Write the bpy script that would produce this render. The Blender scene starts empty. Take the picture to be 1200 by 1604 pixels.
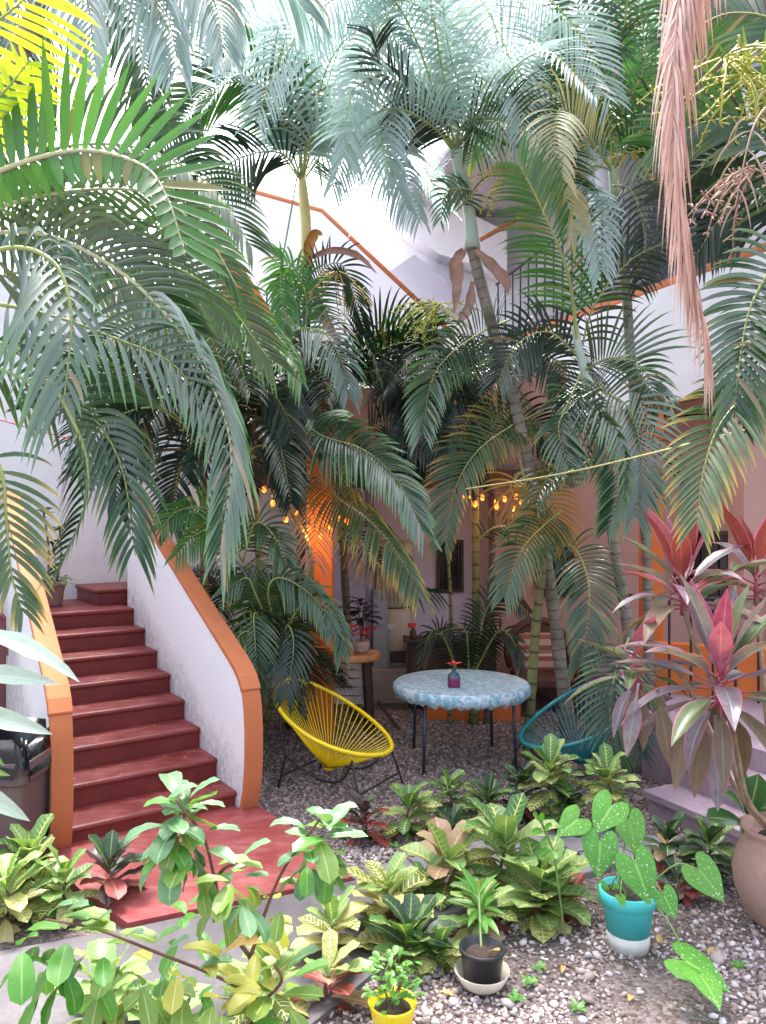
import bpy, bmesh, math, random
import numpy as np
from mathutils import Vector, Matrix
random.seed(11); RNG = np.random.default_rng(5)
V3 = Vector
SC = bpy.context.scene
COL = SC.collection
R = math.radians

# ---------------------------------------------------------------- camera
CAM_H = 2.15
cd = bpy.data.cameras.new('camera'); cam = bpy.data.objects.new('camera', cd); COL.objects.link(cam)
cd.sensor_fit = 'HORIZONTAL'; cd.sensor_width = 36; cd.lens = 36; cd.shift_y = 0.01
cd.clip_start = 0.05; cd.clip_end = 600
cam.location = (0, 0, CAM_H); cam.rotation_euler = (R(90), 0, 0)
SC.camera = cam
# ---------------------------------------------------------------- light: bright, thinly overcast sky
w = bpy.data.worlds.new('World'); SC.world = w; w.use_nodes = True
nt = w.node_tree; bg = nt.nodes['Background']
sky = nt.nodes.new('ShaderNodeTexSky'); sky.sky_type = 'NISHITA'; sky.sun_disc = False
sky.sun_elevation = R(64); sky.sun_rotation = R(-10); sky.air_density = 1.0; sky.dust_density = 6.0; sky.ozone_density = 1.0
hs = nt.nodes.new('ShaderNodeHueSaturation'); hs.inputs['Saturation'].default_value = 0.58
nt.links.new(sky.outputs[0], hs.inputs['Color']); nt.links.new(hs.outputs[0], bg.inputs['Color'])
bg.inputs['Strength'].default_value = 0.15
sd = bpy.data.lights.new('sun', 'SUN'); sun = bpy.data.objects.new('sun', sd); COL.objects.link(sun)
sd.energy = 1.5; sd.angle = R(14); sd.color = (1, .96, .92)
sun.location = (0, 0, 20); sun.rotation_euler = (R(-26), 0, R(10))
SC.view_settings.view_transform = 'Standard'; SC.view_settings.look = 'None'
SC.view_settings.exposure = 2.55; SC.view_settings.gamma = 1
SC.cycles.max_bounces = 6; SC.cycles.diffuse_bounces = 3; SC.cycles.transparent_max_bounces = 8

# ---------------------------------------------------------------- helpers
def at(px, py, d):
    """a place in the yard: bearing, height and distance read off the photograph (metres)"""
    return V3(((px - 600) / 1200 * d, d, CAM_H - (py - 814) / 1200 * d))
def ground(px, py, z=0.0):
    return at(px, py, (CAM_H - z) * 1200 / (py - 814))

class MB:
    def __init__(s): s.v = []; s.f = []; s.uv = []; s.m = []
    def add(s, vs, fs, uvs=None, mi=0):
        o = len(s.v); s.v += [tuple(p) for p in vs]
        s.f += [tuple(i + o for i in f) for f in fs]
        s.uv += uvs if uvs is not None else [(0, 0)] * len(vs)
        s.m += [mi] * len(fs)
    def box(s, c, size, rz=0, mi=0):
        c = V3(c); a, b, h = [x / 2 for x in size]; ca, sa = math.cos(rz), math.sin(rz)
        vs = []
        for z in (-h, h):
            for x, y in ((-a, -b), (a, -b), (a, b), (-a, b)):
                vs.append(c + V3((x * ca - y * sa, x * sa + y * ca, z)))
        s.add(vs, [(3, 2, 1, 0), (4, 5, 6, 7), (0, 1, 5, 4), (1, 2, 6, 5), (2, 3, 7, 6), (3, 0, 4, 7)], mi=mi)
    def prism(s, poly, z0, z1, mi=0):
        n = len(poly)
        vs = [(p[0], p[1], z0) for p in poly] + [(p[0], p[1], z1) for p in poly]
        ar = sum(poly[i][0] * poly[(i + 1) % n][1] - poly[(i + 1) % n][0] * poly[i][1] for i in range(n))
        fs = [tuple(range(n - 1, -1, -1)), tuple(range(n, 2 * n))] + [(i, (i + 1) % n, n + (i + 1) % n, n + i) for i in range(n)]
        if ar < 0: fs = [f[::-1] for f in fs]
        s.add(vs, fs, mi=mi)
    def slab(s, poly, off, mi=0):
        """planar polygon of 3-D points given thickness by offset vector"""
        n = len(poly); off = V3(off)
        vs = [V3(p) for p in poly] + [V3(p) + off for p in poly]
        fs = [tuple(range(n)), tuple(range(2 * n - 1, n - 1, -1))] + [((i + 1) % n, i, n + i, n + (i + 1) % n) for i in range(n)]
        s.add(vs, fs, mi=mi)
    def tube(s, pts, rad, sides=6, cap=True, mi=0):
        pts = [V3(p) for p in pts]; n = len(pts)
        if not hasattr(rad, '__len__'): rad = [rad] * n
        up = V3((0, 0, 1)); prev = None; vs = []; uvs = []; L = 0
        for i, p in enumerate(pts):
            t = (pts[min(i + 1, n - 1)] - pts[max(i - 1, 0)])
            t = t.normalized() if t.length > 1e-9 else up
            if prev is None:
                a = t.cross(up)
                if a.length < .05: a = t.cross(V3((1, 0, 0)))
            else: a = prev - t * prev.dot(t)
            a.normalize(); prev = a; b = t.cross(a)
            if i: L += (p - pts[i - 1]).length
            for k in range(sides):
                q = 2 * math.pi * k / sides
                vs.append(p + (a * math.cos(q) + b * math.sin(q)) * rad[i]); uvs.append((k / sides, L))
        fs = []
        for i in range(n - 1):
            for k in range(sides):
                k2 = (k + 1) % sides
                fs.append((i * sides + k, i * sides + k2, (i + 1) * sides + k2, (i + 1) * sides + k))
        if cap: fs += [tuple(range(sides - 1, -1, -1)), tuple((n - 1) * sides + k for k in range(sides))]
        s.add(vs, fs, uvs, mi)
    def lathe(s, prof, c=(0, 0, 0), n=28, mi=0, sx=1, sy=1):
        c = V3(c); vs = []; fs = []
        for r, z in prof:
            for k in range(n):
                q = 2 * math.pi * k / n
                vs.append(c + V3((r * math.cos(q) * sx, r * math.sin(q) * sy, z)))
        for i in range(len(prof) - 1):
            for k in range(n):
                k2 = (k + 1) % n
                fs.append((i * n + k, i * n + k2, (i + 1) * n + k2, (i + 1) * n + k))
        fs.append(tuple(range(n - 1, -1, -1))); fs.append(tuple((len(prof) - 1) * n + k for k in range(n)))
        s.add(vs, fs, mi=mi)
    def mesh(s, name, mats, smooth=False):
        me = bpy.data.meshes.new(name); me.from_pydata(s.v, [], s.f)
        for m in (mats if isinstance(mats, (list, tuple)) else [mats]): me.materials.append(m)
        if any(s.m): me.polygons.foreach_set('material_index', s.m)
        ul = me.uv_layers.new(name='UVMap')
        li = np.empty(len(me.loops), np.int32); me.loops.foreach_get('vertex_index', li)
        ul.data.foreach_set('uv', np.asarray(s.uv, np.float32)[li].ravel())
        if smooth: me.polygons.foreach_set('use_smooth', [True] * len(me.polygons))
        me.update(); return me
    def build(s, name, mats, parent=None, smooth=False, bevel=0):
        o = link(name, s.mesh(name, mats, smooth), parent)
        if bevel:
            b = o.modifiers.new('bevel', 'BEVEL'); b.width = bevel; b.segments = 2; b.limit_method = 'ANGLE'; b.angle_limit = R(40)
        return o
def link(name, me, parent=None, basis=None):
    o = bpy.data.objects.new(name, me); COL.objects.link(o)
    if basis is not None: o.matrix_basis = basis
    if parent is not None:
        o.parent = parent
        if parent.type == 'EMPTY': o.matrix_parent_inverse = Matrix.Translation(-parent.location)
    return o
def tag(o, label, cat, group=None):
    o['label'] = label; o['category'] = cat
    if group: o['group'] = group
    return o
def thing(name, loc, label, cat, group=None):
    o = bpy.data.objects.new(name, None); COL.objects.link(o); o.location = loc; o.empty_display_size = .1
    return tag(o, label, cat, group)
def struct(o): o['kind'] = 'structure'; return o
def stuff(o): o['kind'] = 'stuff'; return o
def catmull(pts, n):
    P = [V3(p) for p in pts]
    if len(P) == 2: return [P[0].lerp(P[1], i / (n - 1)) for i in range(n)]
    P = [P[0] * 2 - P[1]] + P + [P[-1] * 2 - P[-2]]; out = []; m = len(P) - 3
    for i in range(n):
        u = i / (n - 1) * m; k = min(int(u), m - 1); t = u - k
        a, b, c, d = P[k:k + 4]
        out.append(.5 * ((2 * b) + (c - a) * t + (2 * a - 5 * b + 4 * c - d) * t * t + (3 * b - a - 3 * c + d) * t ** 3))
    return out
def rnd(a, b): return random.uniform(a, b)
def basis(p, y, zh, sc=1):
    y = V3(y).normalized(); x = y.cross(V3(zh))
    if x.length < 1e-3: x = y.cross(V3((.3, .9, .1)))
    x.normalize(); z = x.cross(y)
    sx, sy, sz = sc if hasattr(sc, '__len__') else (sc, sc, sc)
    return Matrix(((x.x * sx, y.x * sy, z.x * sz, p[0]), (x.y * sx, y.y * sy, z.y * sz, p[1]), (x.z * sx, y.z * sy, z.z * sz, p[2]), (0, 0, 0, 1)))

# ---------------------------------------------------------------- materials
class NT:
    def __init__(s, name):
        s.m = bpy.data.materials.new(name); s.m.use_nodes = True; s.t = s.m.node_tree; s.n = s.t.nodes
        s.p = s.n['Principled BSDF']; s.out = s.n['Material Output']
    def node(s, typ, **kw):
        n = s.n.new('ShaderNode' + typ)
        for k, v in kw.items(): setattr(n, k, v)
        return n
    def lk(s, a, b): s.t.links.new(a, b)
    def setin(s, n, i, v):
        if hasattr(v, 'is_output') or isinstance(v, bpy.types.NodeSocket): s.lk(v, n.inputs[i])
        else: n.inputs[i].default_value = v
    def math(s, op, a, b=0.0, c=0.0, clamp=False):
        n = s.node('Math', operation=op, use_clamp=clamp)
        for i, v in enumerate((a, b, c)): s.setin(n, i, v)
        return n.outputs[0]
    def mix(s, f, a, b, typ='MIX'):
        n = s.node('MixRGB', blend_type=typ)
        s.setin(n, 0, f)
        for i, v in ((1, a), (2, b)): s.setin(n, i, (*v, 1) if isinstance(v, tuple) and len(v) == 3 else v)
        return n.outputs[0]
    def noise(s, scale, detail=3, rough=.55, vec=None, dist=0):
        n = s.node('TexNoise'); n.inputs['Scale'].default_value = scale; n.inputs['Detail'].default_value = detail
        n.inputs['Roughness'].default_value = rough; n.inputs['Distortion'].default_value = dist
        s.lk(vec if vec is not None else s.coord('Object'), n.inputs['Vector']); return n.outputs['Fac']
    def coord(s, k): 
        return s.node('TexCoord').outputs[k]
    def pos(s): return s.node('NewGeometry').outputs['Position']
    def ramp(s, f, lo, hi):
        n = s.node('MapRange', clamp=True); s.setin(n, 0, f); n.inputs[1].default_value = lo; n.inputs[2].default_value = hi
        return n.outputs[0]
    def bump(s, h, st, dist=.01):
        b = s.node('Bump'); b.inputs['Strength'].default_value = st; b.inputs['Distance'].default_value = dist
        s.lk(h, b.inputs['Height']); s.lk(b.outputs[0], s.p.inputs['Normal']); return b.outputs[0]
    def color(s, c): s.setin(s.p, 'Base Color', (*c, 1) if isinstance(c, tuple) else c)
    def rough(s, r): s.setin(s.p, 'Roughness', r)
    def xyz(s, v):
        n = s.node('SeparateXYZ'); s.lk(v, n.inputs[0]); return n.outputs
def plain(name, c, rough=.6, var=.12, scale=9, bump=0, bscale=60, metal=0, dark=None):
    t = NT(name); P = t.pos()
    n1 = t.noise(scale, 4, .6, P); 
    d = dark if dark else tuple(x * (1 - 2.2 * var) for x in c)
    col = t.mix(t.ramp(n1, .3, .7), d, c)
    t.color(col); t.rough(rough); t.p.inputs['Metallic'].default_value = metal
    if bump: t.bump(t.noise(bscale, 4, .6, P), bump, .006)
    return t.m
def stucco(name, c, dirt=(.28, .25, .27), amount=.6, scale=2.3, bump=.5):
    t = NT(name); P = t.pos()
    a = t.noise(scale, 6, .65, P); b = t.noise(14, 4, .6, P)
    f = t.math('MULTIPLY', t.ramp(a, .52, .78), t.ramp(b, .3, .7)); f = t.math('MULTIPLY', f, amount)
    soft = t.mix(t.math('MULTIPLY', t.ramp(t.noise(1.1, 3, .5, P), .35, .7), .12), c, tuple(x * .72 for x in c))
    t.color(t.mix(f, soft, dirt)); t.rough(.85)
    h = t.math('ADD', t.math('MULTIPLY', t.noise(38, 5, .7, P), 1.0), t.math('MULTIPLY', t.noise(9, 3, .5, P), .8))
    t.bump(h, bump, .012); return t.m
def leafy(name, c, c2, tip=None, rough=.38, trans=.28, sub=.5, tcol=(1.25, 1.4, .6)):
    """palm leaflets: UV.x is a random number per leaflet, UV.y runs from base to tip"""
    t = NT(name); u = t.xyz(t.coord('UV'))
    col = t.mix(u[0], c, c2)
    col = t.mix(t.math('MULTIPLY', t.noise(18, 3, .6, t.pos()), .3), col, tuple(x * .55 for x in c))
    if tip:
        k = t.ramp(t.math('ADD', u[1], t.math('MULTIPLY', u[0], .35)), .75, 1.25)
        col = t.mix(k, col, tip)
    col = t.mix(t.math('MULTIPLY', t.ramp(u[0], .972, .98), .6), col, (.24, .16, .07))
    t.color(col); t.rough(rough); t.p.inputs['Specular IOR Level'].default_value = min(sub, .9)
    t.p.inputs['Coat Weight'].default_value = sub * .45; t.p.inputs['Coat Roughness'].default_value = .22
    tr = t.node('BsdfTranslucent'); t.lk(t.mix(1.0, col, tcol, 'MULTIPLY'), tr.inputs['Color'])
    ms = t.node('MixShader'); ms.inputs[0].default_value = trans
    t.lk(t.p.outputs[0], ms.inputs[1]); t.lk(tr.outputs[0], ms.inputs[2]); t.lk(ms.outputs[0], t.out.inputs['Surface'])
    return t.m
def broadleaf(name, c, c2, vein, vw=.5, margin=None, rough=.4, trans=.2, nv=9, slope=.42, blotch=.0, spots=False):
    """broad leaf: UV x -1..1 across (stored 0..1), y 0..1 along"""
    t = NT(name); u = t.xyz(t.coord('UV')); info = t.node('ObjectInfo')
    ax = t.math('ABSOLUTE', t.math('SUBTRACT', t.math('MULTIPLY', u[0], 2.0), 1.0))
    rn = info.outputs['Random']
    mot = t.noise(7, 4, .65, t.coord('Object'))
    col = t.mix(t.ramp(t.math('ADD', t.math('MULTIPLY', mot, .9), t.math('MULTIPLY', rn, .55)), .35, 1.05), c, c2)
    col = t.mix(t.math('MULTIPLY', t.ramp(t.noise(46, 3, .7, t.coord('Object')), .45, .75), .3), col, tuple(x * .55 for x in c))
    ph = t.math('FRACT', t.math('ADD', t.math('MULTIPLY', t.math('SUBTRACT', u[1], t.math('MULTIPLY', ax, slope * .35)), float(nv)), t.math('MULTIPLY', mot, .35)))
    dist = t.math('ABSOLUTE', t.math('SUBTRACT', ph, .5))
    side = t.ramp(t.math('ADD', dist, t.math('MULTIPLY', ax, .16)), .16 * vw + .06, .16 * vw - .05)
    mid = t.ramp(ax, .10, .035)
    f = t.math('MAXIMUM', mid, t.math('MULTIPLY', side, vw))
    if blotch:
        f = t.math('MAXIMUM', f, t.math('MULTIPLY', t.ramp(t.math('ADD', mot, t.math('MULTIPLY', rn, .3)), .62, .74), blotch))
    col = t.mix(f, col, vein)
    if margin: col = t.mix(t.ramp(t.math('ADD', ax, t.math('MULTIPLY', mot, .12)), .91, 1.0), col, margin)
    if spots:
        vo = t.node('TexVoronoi'); vo.inputs['Scale'].default_value = 17; vo.inputs['Randomness'].default_value = 1
        t.lk(t.coord('Object'), vo.inputs['Vector'])
        vc = t.xyz(vo.outputs['Color']); thr = t.math('SUBTRACT', vo.outputs['Distance'], t.math('MULTIPLY', vc[1], .30))
        on = t.math('MULTIPLY', t.ramp(thr, .06, -.06), t.ramp(vc[0], .28, .33))
        on = t.math('MULTIPLY', on, t.ramp(ax, .92, .8))
        col = t.mix(on, col, (.85, .88, .78))
        v2 = t.node('TexVoronoi'); v2.inputs['Scale'].default_value = 3.1; t.lk(t.coord('Object'), v2.inputs['Vector'])
        on2 = t.math('MULTIPLY', t.ramp(v2.outputs['Distance'], .17, .1), t.ramp(t.xyz(v2.outputs['Color'])[1], .4, .5))
        col = t.mix(t.math('MULTIPLY', on2, .75), col, (.45, .16, .08))
    col = t.mix(t.math('MULTIPLY', t.ramp(t.noise(5.5, 5, .7, t.coord('Object')), .62, .72), .4), col, (.30, .22, .09))
    t.color(col); t.rough(t.math('ADD', t.math('MULTIPLY', mot, .25), rough - .1))
    nb = t.bump(t.math('SUBTRACT', t.math('MULTIPLY', mot, .5), f), .25, .004)
    tr = t.node('BsdfTranslucent'); t.lk(t.mix(1.0, col, (1.3, 1.4, .6), 'MULTIPLY'), tr.inputs['Color'])
    ms = t.node('MixShader'); ms.inputs[0].default_value = trans
    t.lk(t.p.outputs[0], ms.inputs[1]); t.lk(tr.outputs[0], ms.inputs[2]); t.lk(ms.outputs[0], t.out.inputs['Surface'])
    return t.m

M = {}
M['white'] = stucco('white_stucco', (.80, .80, .84), amount=.75, scale=1.9)
def stairwall():
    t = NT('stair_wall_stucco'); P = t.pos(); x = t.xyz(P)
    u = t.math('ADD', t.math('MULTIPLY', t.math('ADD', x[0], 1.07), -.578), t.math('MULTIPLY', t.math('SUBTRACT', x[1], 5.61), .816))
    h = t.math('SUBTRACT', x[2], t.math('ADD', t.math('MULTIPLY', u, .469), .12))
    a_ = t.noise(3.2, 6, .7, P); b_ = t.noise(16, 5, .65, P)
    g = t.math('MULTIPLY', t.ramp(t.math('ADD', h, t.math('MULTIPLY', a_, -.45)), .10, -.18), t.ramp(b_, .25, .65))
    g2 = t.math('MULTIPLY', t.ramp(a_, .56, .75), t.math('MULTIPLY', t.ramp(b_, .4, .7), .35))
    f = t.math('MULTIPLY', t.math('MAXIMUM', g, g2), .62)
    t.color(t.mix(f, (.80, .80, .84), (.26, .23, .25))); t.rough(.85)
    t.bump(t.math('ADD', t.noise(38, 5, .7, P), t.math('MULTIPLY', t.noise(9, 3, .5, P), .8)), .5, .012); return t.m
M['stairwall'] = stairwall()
M['upper'] = stucco('upper_white_paint', (.78, .78, .84), amount=.25, bump=.2)
M['lilac'] = stucco('lilac_paint', (.62, .55, .66), amount=.35, bump=.2)
M['pink'] = stucco('pink_paint', (.50, .31, .27), dirt=(.3, .2, .18), amount=.4, bump=.2)
M['grey'] = stucco('grey_soffit', (.42, .40, .46), amount=.2, bump=.15)
M['brown_soffit'] = stucco('brown_soffit', (.32, .20, .16), amount=.3, bump=.15)
M['cap'] = stucco('orange_cap', (.50, .155, .06), dirt=(.26, .10, .07), amount=.85, scale=4, bump=.2)
M['orange'] = stucco('orange_paint', (.66, .17, .035), dirt=(.3, .1, .04), amount=.4, scale=4, bump=.15)
def red_paint(name='worn_red_paint', c=(.13, .013, .012), c2=(.21, .026, .022), wear=.42):
    t = NT(name); P = t.pos()
    sp = t.node('Mapping'); t.lk(P, sp.inputs[0]); sp.inputs['Rotation'].default_value = (0, 0, R(-35)); sp.inputs['Scale'].default_value = (2, 6, 2)
    a = t.noise(3.0, 6, .7, sp.outputs[0]); b = t.noise(5, 5, .65, P)
    col = t.mix(t.ramp(b, .3, .7), c, c2)
    f = t.math('MULTIPLY', t.ramp(a, .46, .72), t.ramp(b, .3, .62))
    nz = t.node('NewGeometry'); up = t.ramp(t.xyz(nz.outputs['Normal'])[2], .5, .9)
    col = t.mix(t.math('MULTIPLY', t.math('MULTIPLY', f, up), wear), col, (.5, .28, .28))
    t.color(col); t.rough(t.math('ADD', t.math('MULTIPLY', b, .4), .28)); t.bump(t.noise(60, 4, .6, P), .25, .004); return t.m
M['red'] = red_paint()
M['red_slab'] = red_paint('worn_red_slab_paint', (.26, .04, .04), (.38, .085, .08), .6)
def concrete(name, c, d):
    t = NT(name); P = t.pos()
    a = t.noise(2.2, 6, .65, P); b = t.noise(30, 5, .7, P)
    col = t.mix(t.ramp(a, .35, .7), d, c); col = t.mix(t.math('MULTIPLY', t.ramp(b, .4, .7), .35), col, tuple(x * .6 for x in d))
    t.color(col); t.rough(.8); t.bump(t.math('ADD', b, a), .35, .006); return t.m
M['concrete'] = concrete('path_concrete', (.17, .155, .165), (.09, .083, .09))
M['paver'] = concrete('paver_stone', (.27, .255, .27), (.17, .16, .17))
M['stepstone'] = concrete('lilac_stone', (.42, .33, .39), (.28, .2, .25))
M['base_block'] = concrete('pink_concrete', (.45, .33, .28), (.32, .23, .2))
def soil():
    t = NT('gravel_soil'); P = t.pos()
    a = t.noise(1.3, 5, .6, P); v = t.node('TexVoronoi'); v.inputs['Scale'].default_value = 55; t.lk(P, v.inputs['Vector'])
    col = t.mix(t.ramp(a, .4, .65), (.12, .07, .048), (.20, .14, .12))
    col = t.mix(.55, col, t.mix(t.xyz(v.outputs['Color'])[0], (.05, .04, .035), (.34, .3, .31)))
    t.color(col); t.rough(.95); t.bump(t.math('MULTIPLY', v.outputs['Distance'], -1.0), 1.0, .02); return t.m
M['soil'] = soil()
def pebble():
    t = NT('pebbles'); u = t.xyz(t.coord('UV'))
    cr = t.node('ValToRGB'); t.lk(u[0], cr.inputs[0]); e = cr.color_ramp.elements
    e[0].color = (.14, .10, .10, 1); e[1].color = (.74, .66, .68, 1)
    for p, c in ((.3, (.27, .21, .195)), (.55, (.42, .335, .305)), (.8, (.52, .46, .47))):
        k = e.new(p); k.color = (*c, 1)
    col = t.mix(t.math('MULTIPLY', t.noise(40, 3, .6, t.pos()), .25), cr.outputs[0], (.24, .18, .16))
    t.color(col); t.rough(.7); return t.m
M['pebble'] = pebble()
def trunkmat(name, c, d, ring=11.0, amt=.85):
    t = NT(name); u = t.xyz(t.coord('UV')); P = t.pos()
    n = t.noise(7, 5, .65, P)
    ph = t.math('FRACT', t.math('ADD', t.math('MULTIPLY', u[1], ring), t.math('MULTIPLY', n, .5)))
    k = t.ramp(t.math('ABSOLUTE', t.math('SUBTRACT', ph, .5)), .38, .47)
    col = t.mix(t.ramp(n, .3, .7), d, c); col = t.mix(t.math('MULTIPLY', k, amt), col, tuple(x * .3 for x in d))
    t.color(col); t.rough(.8); t.bump(t.math('ADD', t.math('MULTIPLY', k, -1.2), t.noise(50, 4, .7, P)), .4, .008); return t.m
M['trunk'] = trunkmat('ringed_grey_trunk', (.27, .235, .195), (.13, .105, .085), amt=.55)
M['trunk_dark'] = trunkmat('dark_brown_trunk', (.14, .10, .075), (.075, .055, .045))
M['cane'] = trunkmat('green_cane', (.20, .20, .07), (.13, .115, .05), 7)
M['shaft'] = plain('pale_crownshaft', (.42, .52, .44), .5, .14, 3)
M['shaft_yellow'] = plain('yellow_crownshaft', (.66, .55, .22), .5, .12, 3)
M['rachis'] = plain('leaf_stalk', (.30, .36, .10), .45, .12, 6)
M['rachis_pale'] = plain('pale_leaf_stalk', (.50, .50, .30), .45, .1, 6)
M['rachis_dead'] = plain('dry_leaf_stalk', (.45, .27, .20), .6, .15, 6)
M['sheath'] = plain('dry_sheath', (.42, .24, .19), .7, .2, 8, bump=.3)
M['sheath_orange'] = plain('orange_sheath', (.55, .24, .05), .6, .2, 8)
M['flower'] = plain('palm_flowers', (.62, .50, .12), .6, .15, 20)
M['flower_green'] = plain('palm_flowers_green', (.45, .48, .08), .6, .15, 20)
M['f_shaded'] = leafy('frond_shaded', (.007, .021, .012), (.020, .046, .025), rough=.32, trans=.14, sub=.4)  # near-black copy of the frond green; canopy shade is put into its colour
M['f_mid'] = leafy('frond_mid', (.014, .056, .018), (.042, .108, .036), tip=(.11, .16, .035), rough=.28, trans=.24, sub=.55)
M['f_silver'] = leafy('frond_silver', (.030, .080, .038), (.080, .140, .080), tip=(.07, .20, .03), rough=.22, sub=.85, trans=.16)
M['f_bright'] = leafy('frond_bright', (.034, .13, .024), (.075, .21, .04), rough=.34, trans=.34)
M['f_yellow'] = leafy('frond_yellow_green', (.30, .40, .03), (.48, .48, .05), rough=.4, trans=.42)
M['f_tips'] = leafy('frond_yellow_tips', (.035, .09, .03), (.10, .14, .04), tip=(.45, .30, .04), rough=.32)
M['f_bulblit'] = leafy('frond_bulblit', (.35, .2, .025), (.5, .3, .04), tip=(.5, .26, .05), rough=.4, trans=.4)  # orange glow of the nearby bulbs painted into the leaf colour
M['f_cream'] = leafy('frond_cream', (.3, .3, .16), (.5, .45, .26), tip=(.5, .36, .22), rough=.4)
M['f_washed'] = leafy('frond_washed', (.24, .37, .33), (.40, .50, .49), rough=.3, sub=.8, trans=.5, tcol=(1.15, 1.2, 1.15))  # whitened copy; sky glare and backlight are painted into the leaf colour
M['f_pink'] = leafy('frond_dead_pink', (.56, .37, .32), (.74, .56, .51), tip=(.5, .3, .22), rough=.5, trans=.4, tcol=(1.1, .95, .9))
M['f_brown'] = leafy('frond_dead_brown', (.26, .16, .12), (.42, .27, .2), rough=.5, trans=.2)
M['cr_green'] = broadleaf('croton_green', (.04, .15, .045), (.15, .29, .08), (.60, .60, .18), .75)
M['cr_lime'] = broadleaf('croton_lime', (.15, .30, .09), (.32, .44, .15), (.70, .70, .30), .75)
M['cr_var'] = broadleaf('croton_variegated', (.10, .18, .04), (.3, .33, .08), (.78, .72, .32), 1.1, blotch=.35)
M['cr_cream'] = broadleaf('croton_cream', (.42, .4, .13), (.62, .5, .24), (.72, .62, .34), .6)
M['cr_red'] = broadleaf('croton_red', (.2, .035, .035), (.36, .09, .075), (.55, .2, .14), .5)
M['cr_pink'] = broadleaf('croton_pink', (.36, .18, .13), (.34, .28, .14), (.62, .45, .25), .6)
M['cr_dark'] = broadleaf('croton_purple', (.028, .024, .022), (.075, .045, .045), (.2, .1, .09), .4, rough=.32)
M['cr_deep'] = broadleaf('croton_deep_green', (.018, .06, .03), (.06, .12, .055), (.3, .34, .12), .5, rough=.32)
M['sh_pale'] = broadleaf('shrub_pale_green', (.09, .22, .095), (.165, .31, .145), (.31, .44, .22), .25, nv=8, rough=.34, trans=.22)
M['sh_lime'] = broadleaf('shrub_lime', (.13, .27, .05), (.23, .33, .07), (.42, .48, .16), .25, nv=8, rough=.36, trans=.24)
M['sh_yellow'] = broadleaf('shrub_yellow', (.38, .38, .05), (.45, .44, .1), (.6, .58, .25), .2, nv=8, rough=.45, trans=.35)
M['sh_orange'] = broadleaf('shrub_orange', (.6, .3, .1), (.6, .42, .16), (.6, .45, .2), .2, nv=8)
M['sh_green'] = broadleaf('shrub_green', (.07, .26, .035), (.14, .34, .06), (.25, .42, .12), .2, nv=8, rough=.3, trans=.3)
M['co_grey'] = broadleaf('cordyline_grey', (.12, .085, .105), (.28, .26, .30), (.32, .28, .33), .1, margin=(.46, .11, .19), nv=3, rough=.28)
M['co_pink'] = broadleaf('cordyline_pink', (.30, .045, .11), (.46, .16, .27), (.5, .16, .27), .1, margin=(.58, .09, .22), nv=3, rough=.3)
M['co_olive'] = broadleaf('cordyline_olive', (.13, .09, .055), (.22, .17, .12), (.25, .18, .13), .1, margin=(.3, .12, .13), nv=3, rough=.4)
M['co_red'] = broadleaf('cordyline_red', (.20, .035, .04), (.32, .07, .07), (.35, .08, .1), .1, margin=(.5, .1, .15), nv=3, rough=.34)
M['co_green'] = broadleaf('cordyline_green', (.07, .12, .05), (.15, .2, .1), (.2, .2, .12), .1, margin=(.45, .12, .2), nv=3, rough=.34)
M['co_stalk'] = plain('cordyline_stalk', (.42, .085, .14), .4, .15, 9)
M['co_wood'] = plain('cordyline_wood', (.40, .27, .17), .8, .25, 20, bump=.4)
M['caladium'] = broadleaf('caladium', (.06, .25, .03), (.14, .37, .05), (.2, .42, .08), .22, nv=5, rough=.36, trans=.3, spots=True)
M['bigleaf'] = broadleaf('big_leaf', (.33, .42, .34), (.45, .54, .46), (.5, .58, .5), .25, nv=10, rough=.3, trans=.15)
M['dief'] = broadleaf('dieffenbachia', (.02, .09, .025), (.06, .17, .04), (.3, .38, .15), .4, rough=.3, nv=10)
M['houseplant'] = broadleaf('dark_house_plant', (.012, .014, .014), (.035, .03, .035), (.06, .04, .05), .2, rough=.3)
M['petal'] = plain('red_petals', (.7, .035, .02), .5, .15, 30)
M['stem_red'] = plain('red_brown_stem', (.20, .09, .06), .7, .2, 20, bump=.3)
M['stem'] = plain('brown_stem', (.17, .12, .085), .85, .25, 20, bump=.4)
M['stem_green'] = plain('green_stem', (.2, .3, .1), .5, .15, 12)
M['yellow_cord'] = plain('yellow_vinyl', (.85, .60, .005), .35, .06, 20)
M['teal_cord'] = plain('teal_vinyl', (.01, .22, .25), .35, .1, 20)
M['black_steel'] = plain('black_steel', (.022, .022, .028), .45, .15, 12)
M['blue_steel'] = plain('dark_blue_steel', (.035, .045, .075), .45, .15, 12)
M['bin'] = plain('brown_plastic', (.14, .09, .095), .42, .1, 5, bump=.08)
M['bag'] = plain('black_plastic_bag', (.008, .008, .010), .22, .1, 5, bump=.5, bscale=14)
M['terracotta'] = concrete('weathered_terracotta', (.48, .27, .20), (.36, .24, .21))
M['claypot'] = concrete('pink_clay', (.42, .27, .25), (.32, .2, .19))
M['teal_paint'] = plain('teal_pot_paint', (.07, .56, .58), .4, .08, 5)
M['white_paint'] = plain('white_pot_paint', (.72, .70, .68), .5, .12, 8)
M['yellow_pot'] = plain('yellow_glazed_pot', (.85, .66, .02), .25, .05, 5)
M['black_pot'] = plain('black_pot_plastic', (.02, .022, .028), .4, .15, 6)
M['cream_bowl'] = plain('cream_bowl', (.62, .55, .46), .5, .12, 8)
M['potsoil'] = plain('pot_soil', (.06, .04, .03), .95, .25, 40, bump=.8)
M['heater'] = plain('beige_enamel', (.46, .40, .33), .45, .1, 4)
M['pipe'] = plain('lilac_pipe', (.34, .32, .46), .5, .1, 4)
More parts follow.
